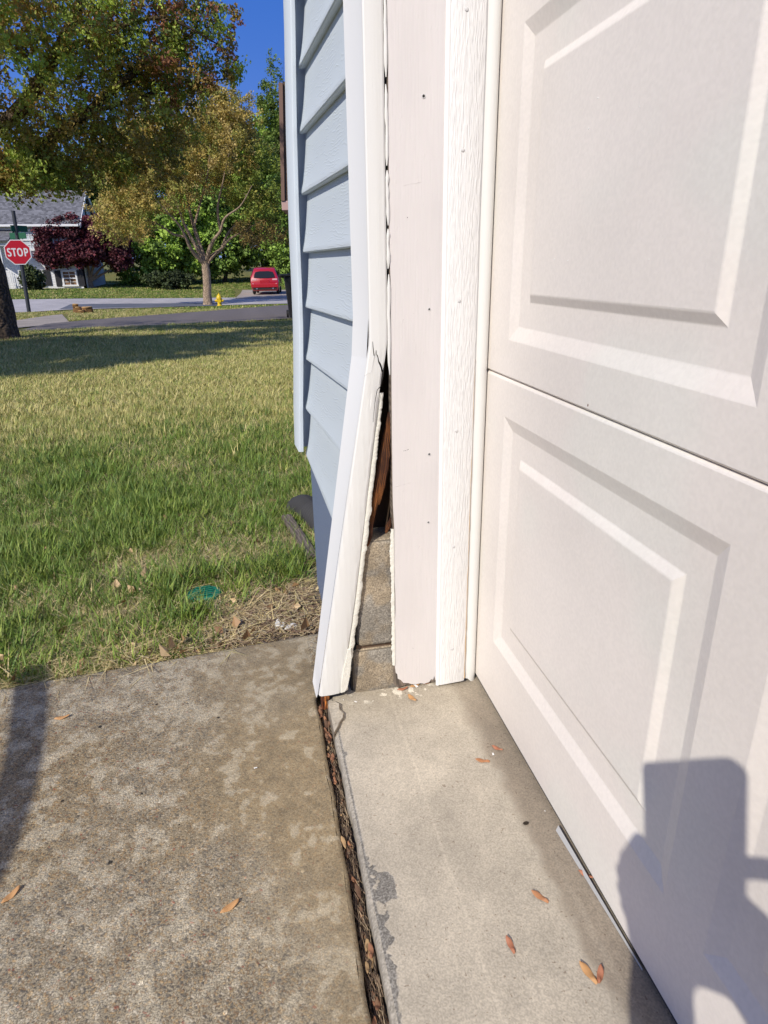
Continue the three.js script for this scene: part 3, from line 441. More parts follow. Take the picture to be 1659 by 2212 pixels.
// ------------------------------------------------------------------ garage door
{
  const door = thing('garage_door', 'off-white raised panel sectional garage door', 'garage door', [XD, 0, 0]);
  // local: x into the house, y up, z along
  const PR = [[0, 0], [0.0012, 0.0002], [0.0026, 0.0008], [0.0185, 0.0064], [0.0202, 0.0069], [0.0216, 0.0071], [0.0545, 0.0071], [0.0558, 0.0069], [0.0572, 0.0063], [0.0652, 0.0018], [0.0668, 0.0012], [0.0682, 0.001]];
  function panel(z0, z1, y0, y1) {
    const P = [], Nn = [], U = [];
    const nrm = i => { const a = PR[Math.max(0, i - 1)], b = PR[Math.min(PR.length - 1, i + 1)]; const dx = b[1] - a[1], ds = b[0] - a[0], l = Math.hypot(dx, ds); return [dx / l, ds / l]; };
    const push = (v, n) => { P.push(v[0], v[1], v[2]); Nn.push(n[0], n[1], n[2]); U.push(v[2], v[1]); };
    for (let s = 0; s < 4; s++) for (let i = 0; i < PR.length - 1; i++) {
      const q = (k, e) => { const t = PR[k][0], d = PR[k][1]; const a = [z0 + t, y0 + t], b = [z1 - t, y0 + t], c = [z1 - t, y1 - t], dd = [z0 + t, y1 - t]; const pts = [[a, b], [b, c], [c, dd], [dd, a]][s][e]; return [d, pts[1], pts[0]]; };
      const nn = k => { const [nx, ns] = nrm(k); const inw = [[0, 1], [-1, 0], [0, -1], [1, 0]][s]; return [-ns, nx * inw[1], nx * inw[0]]; };
      const A = q(i, 0), B = q(i, 1), Cc = q(i + 1, 1), D = q(i + 1, 0), n0 = nn(i), n1 = nn(i + 1);
      push(A, n0); push(B, n0); push(Cc, n1); push(A, n0); push(Cc, n1); push(D, n1);
    }
    const t = PR[PR.length - 1][0], d = PR[PR.length - 1][1], c = [[z0 + t, y0 + t], [z1 - t, y0 + t], [z1 - t, y1 - t], [z0 + t, y1 - t]].map(([z, y]) => [d, y, z]);
    for (const k of [0, 1, 2, 0, 2, 3]) push(c[k], [-1, 0, 0]);
    const g = new THREE.BufferGeometry(); g.setAttribute('position', new THREE.Float32BufferAttribute(P, 3)); g.setAttribute('normal', new THREE.Float32BufferAttribute(Nn, 3)); g.setAttribute('uv', new THREE.Float32BufferAttribute(U, 2)); return g;
  }
  const quad = (z0, z1, y0, y1) => { const g = sheet([[V(0, y0, z0), V(0, y0, z1)], [V(0, y1, z0), V(0, y1, z1)]], p => [p.z, p.y]); const n = g.attributes.normal; for (let i = 0; i < n.count; i++) n.setXYZ(i, -1, 0, 0); return g.toNonIndexed(); };
  const Z0 = -1.045, Z1 = 1.32, cols = [0, 1, 2, 3].map(k => [-0.941 + 0.5745 * k, -0.430 + 0.5745 * k]);
  [[0.004, 0.6, 0.1335, 0.5405], [0.6, 1.2, 0.656, 1.052], [1.2, 1.8, 1.256, 1.652], [1.8, 2.4, 1.856, 2.252]].forEach(([y0, y1, p0, p1], si) => {
    const fg = [], ya = y0 + (si ? 0.0035 : 0.007), yb = y1 - 0.005;
    fg.push(quad(Z0, Z1, ya, p0), quad(Z0, Z1, p1, yb));
    let zc = Z0; for (const [a, b] of cols) { fg.push(quad(zc, a, p0, p1)); zc = b; } fg.push(quad(zc, Z1, p0, p1));
    // rolled top lip, groove under the section above
    const lip = []; for (const [dx, y] of [[0, yb], [0.0008, yb + 0.0022], [0.003, yb + 0.0038], [0.008, yb + 0.0044], [0.04, yb + 0.0044]]) lip.push([V(dx, y, Z0), V(dx, y, Z1)]);
    const lo = []; for (const [dx, y] of [[0.04, ya - 0.003], [0.006, ya - 0.003], [0.0015, ya - 0.0022], [0, ya]]) lo.push([V(dx, y, Z0), V(dx, y, Z1)]);
    fg.push(sheet(lip, p => [p.z, p.y]).toNonIndexed(), sheet(lo, p => [p.z, p.y]).toNonIndexed());
    fg.push(sheet([[V(0, ya, Z0), V(0.04, ya, Z0)], [V(0, yb, Z0), V(0.04, yb, Z0)]], p => [p.x, p.y]).toNonIndexed());
    fg.push(sheet([[V(0.04, ya - 0.003, Z0), V(0.04, ya - 0.003, Z1)], [V(0.04, yb + 0.0044, Z0), V(0.04, yb + 0.0044, Z1)]], p => [p.z, p.y]).toNonIndexed());
    const sec = obj('door_section', mergeGeometries(fg), M.door, door);
    for (const [a, b] of cols) obj('panel', panel(a, b, p0, p1), M.door, sec);
  });
  obj('section_gasket', box(0.028, 0.012, Z1 - Z0 - 0.01, 0.026, 0.6, (Z0 + Z1) / 2), M.rubber, door);
  obj('bottom_seal', box(0.03, 0.009, Z1 - Z0, 0.0185, 0.0045, (Z0 + Z1) / 2, 0.002), M.rubber, door);
  // strip of bottom edge metal standing off the door
  const a = onX(1216, 1816, XD), st = []; for (const k of [0, 1]) { const r = []; for (let i = 0; i <= 14; i++) { const t = i / 14, z = mix(-0.645, -0.44, t), off = 0.0065 * (1 - t * 0.9), y = k ? 0.010 * (1 - 0.55 * t) : 0.001; r.push(V(-off - (k ? 0 : 0.003 * (1 - t)), y, z)); } st.push(r); }
  obj('edge_strip', sheet(st, p => [p.z, p.y]), M.galv, door);
  { const g = new THREE.SphereGeometry(0.0013, 8, 6); g.scale(0.4, 1.3, 0.8); g.translate(0, 0.6075, -0.688); obj('rust_spot', g, lin(0.12, 0.05, 0.025), door); }
  srand(61); for (const [px, py] of [[1225, 563], [1196, 560], [1270, 278], [1290, 212], [1380, 230], [1400, 560], [1490, 880], [1330, 1025]]) { const p = onX(px, py, XD); const g = new THREE.SphereGeometry(rr(0.0005, 0.0009), 6, 5); g.translate(-0.0002 + 0.0012, p.y, p.z); obj('paint_speck', g, M.vinylWhite, door); }
}
// ------------------------------------------------------------------ trees
console.log('trees');
function leafCluster(n, size, spread, s, droop = 0.3) {
  srand(s); const P = [], N = [], U = [];
  for (let i = 0; i < n; i++) {
    const c = V(gauss(), gauss(), gauss()).multiplyScalar(spread * 0.6), dir = V(gauss(), gauss() - droop, gauss()).normalize(), sd = V(gauss(), gauss() * 0.5, gauss()).cross(dir).normalize(), nn = dir.clone().cross(sd), l = size * rr(0.7, 1.25), w = l * rr(0.32, 0.5);
    const a = c, b = c.clone().addScaledVector(dir, l * 0.45).addScaledVector(sd, w).addScaledVector(nn, w * 0.25), t = c.clone().addScaledVector(dir, l).addScaledVector(nn, -l * 0.12), d = c.clone().addScaledVector(dir, l * 0.45).addScaledVector(sd, -w).addScaledVector(nn, w * 0.25);
    for (const tri of [[a, b, t], [a, t, d]]) { const m = tri[1].clone().sub(tri[0]).cross(tri[2].clone().sub(tri[0])).normalize(); for (const p of tri) { P.push(p.x, p.y, p.z); N.push(m.x, m.y, m.z); U.push(0, 0); } }
  }
  const g = new THREE.BufferGeometry(); g.setAttribute('position', new THREE.Float32BufferAttribute(P, 3)); g.setAttribute('normal', new THREE.Float32BufferAttribute(N, 3)); g.setAttribute('uv', new THREE.Float32BufferAttribute(U, 2)); return g;
}
const leafMat = new THREE.MeshPhysicalMaterial({ color: 0xffffff, roughness: 0.6, transmission: 0.4, thickness: 0, ior: 1.3, side: THREE.DoubleSide });
const leafPlain = new THREE.MeshStandardMaterial({ color: 0xffffff, roughness: 0.7, side: THREE.DoubleSide });
function instances(name, geo, mat, list, parent) {    // list of {p, s, c, q?}
  const m = shade(new THREE.InstancedMesh(geo, mat, list.length)), mt = M4(), q = new THREE.Quaternion(), e = new THREE.Euler(), sc = V(1, 1, 1);
  list.forEach((o, i) => { if (o.e) q.setFromEuler(o.e); else q.setFromEuler(e.set(rnd() * 6.28, rnd() * 6.28, rnd() * 6.28)); if (o.s.isVector3) sc.copy(o.s); else sc.setScalar(o.s); mt.compose(o.p, q, sc); m.setMatrixAt(i, mt); m.setColorAt(i, o.c); });
  m.name = parent ? name : numbered(name); m.userData.kind = 'stuff'; (parent || scene).add(m); return m;
}
const palette = list => list.map(([r, g, b]) => new THREE.Color().setRGB(r, g, b));
function jitter(c, a = 0.25) { const k = 1 + a * (rnd() * 2 - 1); return c.clone().multiplyScalar(k); }
function tree(o) {
  srand(o.seed); const B = o.base, root = thing(o.name, o.label, o.category || 'tree', [B.x, B.y, B.z], 0, o.group);
  const rel = p => p.clone().sub(B), nodes = [];
  const addNodes = (pts, r0, r1) => pts.forEach((p, i) => nodes.push({ p, r: mix(r0, r1, i / (pts.length - 1)) }));
  const curve = pts => pts.length > 2 ? new THREE.CatmullRomCurve3(pts).getPoints(pts.length * 5) : pts;
  const tp = curve(o.trunk.map(rel)); const tr = tp.map((p, i) => { const t = i / (tp.length - 1); return mix(o.tr[0], o.tr[1], t) * (1 + (o.flare ?? 0.5) * Math.exp(-t * (o.flareK ?? 14))); });
  obj('trunk', tube(tp, tr, o.seg || 12, Math.max(1, Math.round(o.tr[0] * 5)), 0.16), o.bark || M.bark, root); addNodes(tp.slice(Math.floor(tp.length * 0.55)), o.tr[1], o.tr[1]);
  for (const l of o.limbs || []) { const p = curve(l.pts.map(rel)); obj('limb', tube(p, p.map((_, i) => mix(l.r[0], l.r[1], i / (p.length - 1))), 8, 1, 0.12), o.bark || M.bark, root); addNodes(p, l.r[0], l.r[1]); }
  const T = [];
  for (const e of o.crown) for (let k = 0; k < e.n; k++) { let v; do v = V(rr(-1, 1), rr(-1, 1), rr(-1, 1)); while (v.lengthSq() > 1 || (v.lengthSq() < 0.2 && rnd() < 0.6)); T.push({ p: rel(e.c).add(v.multiply(e.r)), e }); }
  const top = tp[tp.length - 1]; T.sort((a, b) => a.p.distanceToSquared(top) - b.p.distanceToSquared(top));
  const tw = [];
  for (const t of T) {
    let best = null, bd = 1e9; for (const nd of nodes) { const d = nd.p.distanceToSquared(t.p) * (nd.p.y > t.p.y + 0.3 ? 2.2 : 1); if (d < bd) { bd = d; best = nd; } }
    const d = best.p.distanceTo(t.p); if (d < 1e-3) continue;
    const m1 = best.p.clone().lerp(t.p, 0.35).add(V(gauss(), gauss() + 0.3, gauss()).multiplyScalar(d * 0.1)), m2 = best.p.clone().lerp(t.p, 0.7).add(V(gauss(), gauss() + 0.3, gauss()).multiplyScalar(d * 0.1));
    const r0 = Math.min(best.r * 0.7, o.twig * (0.6 + d)), pts = [best.p, m1, m2, t.p];
    tw.push(tube(pts, [r0, r0 * 0.75, r0 * 0.5, r0 * 0.25], 4)); for (let k = 1; k < 4; k++) nodes.push({ p: pts[k], r: r0 * (1 - 0.22 * k) });
  }
  if (tw.length) obj('branches', tw, o.bark || M.bark, root);
  const list = []; for (const t of T) { const cols = t.e.cols || o.cols, k = t.e.k || o.k, c0 = pick(cols), sp = t.e.sp || o.sp; for (let i = 0; i < k; i++) list.push({ p: t.p.clone().add(V(gauss(), gauss() * 0.8, gauss()).multiplyScalar(sp)), s: rr(0.75, 1.3), c: jitter(rnd() < 0.7 ? c0 : pick(cols), 0.3) }); }
  instances('crown', o.leaf, o.lm || leafMat, list, root);
  return root;
}
const leafNear = leafCluster(15, 0.05, 0.13, 901, 0.7), leafShade = leafCluster(12, 0.09, 0.16, 905, 0.5), leafMid = leafCluster(8, 0.10, 0.2, 902, 0.4), leafFar = leafCluster(9, 0.26, 0.42, 903, 0.2), leafRed = leafCluster(9, 0.17, 0.26, 904, 0.3);
const E3 = (px, py, D, rx, ry, rz, n, extra = {}) => ({ c: atD(px, py, D), r: V(rx, ry, rz), n, ...extra });
{ // maple standing on the lawn, trunk cut by the picture's left edge
  const b = onG(-2, 737), tD = Math.hypot(b.x, b.z), tk = (px, py) => atD(px, py, tD);
  const up = (px, py, D) => atD(px, py, D);
  const brown = palette([[.42, .32, .08], [.50, .36, .09], [.33, .29, .07], [.42, .46, .09], [.49, .54, .11]]), mixc = palette([[0.384, 0.252, 0.06], [0.384, 0.48, 0.084], [0.504, 0.62, 0.108], [0.264, 0.192, 0.048], [0.504, 0.228, 0.12], [0.192, 0.24, 0.048]]), gr = palette([[0.46, 0.575, 0.103], [0.529, 0.575, 0.115], [0.31, 0.356, 0.069], [0.46, 0.287, 0.069]]);
  tree({ name: 'maple_tree', label: 'large spreading maple on the lawn with brown and yellow-green spring leaves', seed: 11, base: b, trunk: [b.clone().add(V(0, -0.15, 0)), tk(-3, 705), tk(-11, 650), tk(-22, 600), tk(-36, 540), tk(-50, 450), tk(-52, 380)], tr: [0.3, 0.2], flare: 0.6, flareK: 11, seg: 18, bark: M.bark,
    limbs: [
      { pts: [b.clone().add(V(-0.5, 2.5, 0.05)), up(60, 330, 12.6), up(180, 250, 12.2), up(300, 150, 12), up(420, 70, 11.8)], r: [0.12, 0.02] },
      { pts: [b.clone().add(V(-0.5, 2.7, 0.05)), up(30, 250, 12.4), up(120, 120, 12), up(200, -60, 11.8), up(280, -250, 11.8)], r: [0.13, 0.03] },
      { pts: [b.clone().add(V(-0.5, 2.3, 0.05)), up(60, 380, 12.8), up(160, 350, 12.9), up(260, 330, 13), up(350, 340, 13.2)], r: [0.075, 0.012] },
      { pts: [b.clone().add(V(-0.55, 2.9, 0.1)), b.clone().add(V(-0.8, 4.2, 1.2)), b.clone().add(V(-1, 5, 3)), b.clone().add(V(-1, 5.4, 5.2))], r: [0.12, 0.02] },
      { pts: [b.clone().add(V(-0.55, 3.1, 0.1)), b.clone().add(V(-0.3, 4.6, -0.3)), b.clone().add(V(0.2, 6.4, -0.4)), b.clone().add(V(0.4, 8, -0.2))], r: [0.14, 0.03] },
      { pts: [up(120, 120, 12), up(250, 60, 11.6), up(360, 40, 11.3), up(470, 95, 11.2)], r: [0.05, 0.008] },
      { pts: [up(180, 250, 12.2), up(300, 210, 12), up(400, 180, 11.9), up(500, 170, 11.9)], r: [0.04, 0.007] },
    ],
    crown: [E3(70, 190, 12.2, 2.1, 1.55, 1.0, 310, { cols: brown }), E3(290, 270, 12.4, 1.1, 0.85, 0.8, 125, { cols: brown }), E3(330, 80, 11.9, 1.05, 0.85, 0.9, 130, { cols: mixc, k: 6 }), E3(430, 110, 11.6, 0.62, 0.7, 0.7, 52, { cols: mixc, k: 3, sp: 0.1 }), E3(490, 40, 11.4, 0.3, 0.32, 0.4, 9, { cols: mixc, k: 3, sp: 0.08 }), E3(505, 160, 11.8, 0.22, 0.12, 0.3, 7, { cols: mixc, k: 3, sp: 0.07 }), E3(40, 378, 12.2, 0.8, 0.32, 0.9, 62, { cols: gr }), E3(150, 315, 12.4, 0.9, 0.42, 0.9, 65, { cols: brown }), E3(20, 60, 11.2, 1.3, 0.9, 1, 110, { cols: gr, k: 6 }),
      E3(120, -330, 12.2, 3.2, 1.9, 3.0, 170, { cols: brown, k: 6 }), { c: b.clone().add(V(-2.6, 4.2, 1)), r: V(2.4, 1.8, 2.6), n: 130, cols: brown, k: 7 }, { c: V(-3.4, 5.0, -7.4), r: V(1.9, 0.8, 2.7), n: 180, cols: brown, k: 18 }],
    cols: brown, k: 5, sp: 0.19, twig: 0.014, leaf: leafNear });
}
{ // second maple, beyond the picture's left edge: it shades the near lawn
  const b = V(-9.2, yG(-9.2, -4.6), -4.6), br = palette([[.19, .115, .03], [.26, .15, .035], [.17, .165, .035]]);
  tree({ name: 'maple_tree', label: 'maple standing left of the lawn whose crown shades the grass', seed: 15, base: b, trunk: [b.clone().add(V(0, -0.15, 0)), b.clone().add(V(0.1, 1.5, 0)), b.clone().add(V(0.3, 3, 0))], tr: [0.24, 0.17], limbs: [{ pts: [b.clone().add(V(0.3, 3, 0)), b.clone().add(V(1, 4.4, 0)), b.clone().add(V(2, 5.4, -0.3))], r: [0.1, 0.03] }, { pts: [b.clone().add(V(0.3, 3, 0)), b.clone().add(V(0, 4.6, -0.8)), b.clone().add(V(-0.4, 6, -1.4))], r: [0.1, 0.03] }],
    crown: [{ c: V(-7.9, 5.3, -4.3), r: V(3.3, 1.5, 2.9), n: 460 }, { c: V(-9.8, 5.8, -4.6), r: V(2.4, 1.8, 2.4), n: 150 }], cols: br, k: 15, sp: 0.26, twig: 0.013, leaf: leafShade });
}
{ // street tree by the kerb
  const b = onG(449, 659), D = Math.hypot(b.x, b.z), P = (a, dd = 0) => a.map(([x, y, q = 0]) => atD(x, y, D + dd + q));
  const tan = palette([[.60, .46, .13], [.52, .42, .11], [.42, .38, .09], [.66, .52, .2], [.34, .36, .08]]), grn = palette([[.34, .42, .075], [.27, .34, .06], [.45, .42, .09]]), dk = palette([[.19, .14, .04], [.14, .12, .035], [.28, .20, .055]]);
  tree({ name: 'street_tree', label: 'vase-shaped street tree with pale trunk and sparse tan spring leaves beside the hydrant', seed: 12, base: b, trunk: [b.clone().add(V(0, -0.1, 0)), ...P([[448, 640], [447, 610], [445, 585], [443, 566]])], tr: [0.235, 0.185], flare: 0.35, bark: M.barkPale,
    limbs: [[[443, 572], [424, 553], [411, 535], [401, 512], [388, 488], [366, 463], [335, 430]], [[442, 566], [425, 535], [412, 512], [397, 482], [383, 440], [370, 398], [362, 340]], [[443, 562], [430, 525], [419, 490], [409, 450], [402, 400], [398, 330], [400, 250]], [[446, 564], [452, 540], [461, 519], [476, 499], [485, 472], [519, 445], [545, 400]], [[447, 568], [463, 549], [478, 538], [493, 519], [522, 501], [560, 480]], [[478, 538], [492, 505], [507, 488], [535, 472], [556, 440], [565, 380]], [[449, 572], [457, 557], [468, 545]], [[401, 512], [373, 505], [345, 486], [318, 478]], [[419, 490], [432, 440], [448, 380], [455, 300]], [[476, 499], [470, 450], [480, 400], [495, 330]]].map((a, i) => ({ pts: P(a.map(([x, y], k) => [x, y, (i % 3 - 1) * 0.28 * k])), r: [i < 5 ? 0.115 : 0.07, 0.018] })),
    crown: [E3(430, 300, D, 3.1, 2.3, 2.4, 190, { cols: tan }), E3(340, 395, D - 0.4, 2.2, 1.5, 2.0, 115, { cols: tan, k: 10 }), E3(270, 470, D - 0.8, 1.5, 1.3, 1.5, 80, { cols: tan, k: 9 }), E3(490, 260, D + 0.6, 1.5, 1.6, 1.6, 90, { cols: tan, k: 12 }), E3(560, 400, D + 0.4, 1.8, 1.9, 1.8, 130, { cols: grn }), E3(560, 500, D, 1.5, 0.7, 1.6, 45, { cols: dk, k: 6 }), E3(300, 340, D + 0.6, 1.8, 1.5, 1.8, 110, { cols: tan })],
    cols: tan, k: 12, sp: 0.36, twig: 0.016, leaf: leafMid });
}
{ // red leaved ornamental tree before the white house
  const b = onG(194, 621.5), D = Math.hypot(b.x, b.z), P = a => a.map(([x, y]) => atD(x, y, D));
  tree({ name: 'red_maple_tree', label: 'round dark red leaved ornamental maple in front of the white house', seed: 13, base: b, trunk: [b.clone().add(V(0, -0.1, 0)), ...P([[193, 612], [193, 605]])], tr: [0.3, 0.24], flare: 0.3, bark: M.barkPale,
    limbs: [[[193, 607], [184, 590], [172, 572], [150, 552]], [[194, 607], [192, 585], [188, 560], [180, 520]], [[195, 607], [207, 592], [220, 578], [245, 562]], [[194, 606], [200, 580], [210, 550], [222, 520]], [[194, 608], [212, 597], [226, 590], [250, 575]]].map(a => ({ pts: P(a), r: [0.13, 0.04] })),
    crown: [E3(120, 515, D, 1.45, 1.2, 1.6, 90), E3(160, 500, D, 1.2, 1.2, 1.4, 80), E3(205, 505, D, 1.3, 1.15, 1.4, 80), E3(245, 525, D, 1.3, 1.3, 1.5, 90), E3(110, 555, D - 0.5, 1.1, 0.75, 1.2, 55), E3(175, 550, D - 1, 1.6, 0.9, 1.2, 90), E3(255, 560, D - 0.3, 1.0, 0.7, 1.2, 55), E3(130, 482, D, 0.5, 0.35, 0.6, 14), E3(205, 478, D, 0.5, 0.35, 0.6, 14), E3(90, 530, D, 0.5, 0.5, 0.6, 16)],
    cols: palette([[.12, .02, .03], [.08, .015, .022], [.15, .028, .036], [.06, .012, .017]]), k: 10, sp: 0.26, twig: 0.02, leaf: leafRed, lm: leafPlain });
}
{ // the wood behind the street
  const lime = palette([[.24, .38, .045], [.32, .46, .06], [.17, .27, .04]]), green = palette([[.19, .30, .045], [.24, .36, .055], [.15, .24, .04]]), oliv = palette([[.3, .32, .06], [.37, .35, .075], [.23, .27, .05]]);
  const W = [
    ['bright green bushy tree behind the verge, left of the street tree', 62, [[300, 560, 2.4, 2.0], [335, 520, 2.6, 2.2], [370, 560, 2.3, 2.0]], lime, [335, 606]],
    ['leafy green tree directly behind the street tree trunk', 63, [[410, 550, 2.3, 2.2], [425, 500, 2.2, 2.1], [390, 470, 2.0, 1.8]], lime, [408, 608]],
    ['mid green tree with drooping leaves behind the hydrant', 64, [[480, 540, 2.5, 2.4], [495, 480, 2.4, 2.3], [460, 440, 2.2, 2.0]], green, [485, 610]],
    ['broad tree behind the red car', 66, [[560, 540, 2.6, 2.4], [590, 490, 2.6, 2.4], [540, 470, 2.4, 2.2], [610, 560, 2.2, 2.2]], green, [566, 612]],
    ['tall tree behind the bin at the edge of the siding', 60, [[640, 540, 2.6, 3.0], [640, 450, 2.6, 3.0], [625, 600, 2.0, 1.4]], green, [645, 618]],
    ['tall green tree rising behind the street tree crown', 78, [[480, 330, 3.4, 3.6], [520, 400, 3.4, 3.2], [440, 400, 3.4, 3]], oliv, [482, 600]],
    ['lime green tree with airy top against the sky', 72, [[575, 340, 2.2, 3.2], [600, 280, 1.8, 2.6], [560, 420, 2.4, 2.4], [620, 380, 2.2, 3]], lime, [590, 605]],
    ['olive tree between the white house and the wood', 80, [[270, 420, 3.2, 3.2], [300, 480, 3, 2.6], [245, 480, 2.6, 2.4]], oliv, [272, 596]],
    ['wide tree crown behind the ridge of the white house', 86, [[60, 390, 4.4, 3.2], [120, 380, 4, 3], [20, 400, 4, 3]], green, [66, 600]],
    ['tall green tree behind the gable of the white house', 88, [[190, 380, 3.8, 3.4], [230, 420, 3.4, 3.2], [210, 470, 3, 2.6]], green, [205, 600]],
    ['broad tree filling the back of the wood', 96, [[350, 430, 5, 4], [420, 330, 4.6, 4.2], [340, 330, 4, 3.6]], green, [370, 600]],
  ];
  W.forEach(([label, D, el, cols, bp], i) => {
    const top = atD(bp[0], bp[1], D), b = V(top.x, yG(top.x, top.z), top.z), cy = atD(el[0][0], el[0][1], D);
    tree({ name: 'woodland_tree', label, group: 'trees of the wood across the street', seed: 40 + i, base: b, trunk: [b.clone().add(V(0, -0.2, 0)), b.clone().lerp(cy, 0.4).add(V(0.2, 0, 0)), cy], tr: [0.2, 0.1], seg: 8, crown: el.map(([x, y, rx, ry]) => E3(x, y, D, rx, ry, Math.max(rx, 2), Math.round(26 * rx * ry / 4))), cols, k: 15, sp: 0.55, twig: 0.025, leaf: leafFar, lm: leafPlain });
  });
  // slender young tree whose twigs stand against the sky
  const b = onG(600, 636), D = 68, q = (x, y, d = 0) => atD(x, y, D + d), bb = q(604, 640); bb.y = yG(bb.x, bb.z);
  tree({ name: 'young_tree', label: 'slender young tree with fine green leaves standing against blue sky', seed: 71, base: bb, trunk: [bb, q(603, 500), q(600, 380), q(592, 280)], tr: [0.13, 0.05], seg: 7, limbs: [{ pts: [q(600, 380), q(585, 300), q(570, 220), q(562, 175)], r: [0.03, 0.006] }, { pts: [q(594, 300), q(590, 220), q(584, 150), q(580, 110)], r: [0.03, 0.006] }, { pts: [q(598, 340), q(608, 250), q(612, 170), q(614, 120)], r: [0.03, 0.006] }],
    crown: [E3(575, 230, D, 0.85, 2.0, 0.9, 44), E3(590, 170, D, 0.8, 2.2, 0.9, 34, { k: 2 }), E3(607, 260, D, 0.9, 2.8, 1.1, 60), E3(595, 330, D, 1.4, 1.9, 1.4, 80, { k: 6 })], cols: palette([[.2, .29, .05], [.15, .23, .04], [.27, .33, .065]]), k: 4, sp: 0.24, twig: 0.008, leaf: leafRed, lm: leafMat });
}
{ // foundation shrubs and clipped bushes by the house
  const cols = palette([[.04, .06, .015], [.06, .085, .02], [.03, .045, .012]]);
  for (const [px, py, D, rx, ry, lab] of [[70, 602, 55, 0.65, 0.75, 'dark green shrub under the window of the white house'], [352, 603, 58, 1.5, 0.6, 'low bush at the foot of the wood by the slope'], [380, 607, 57, 1.6, 0.6, 'low green bush behind the verge left of the street tree']]) {
    const c = atD(px, py, D), b = V(c.x, yG(c.x, c.z), c.z);
    tree({ name: 'shrub', label: lab, category: 'shrub', seed: 90 + px, base: b, trunk: [b, b.clone().lerp(c, 0.5), c], tr: [0.06, 0.04], seg: 6, crown: [{ c, r: V(rx, ry, rx), n: 40 }], cols, k: 12, sp: 0.2, twig: 0.012, leaf: leafRed, lm: leafPlain });
  }
}
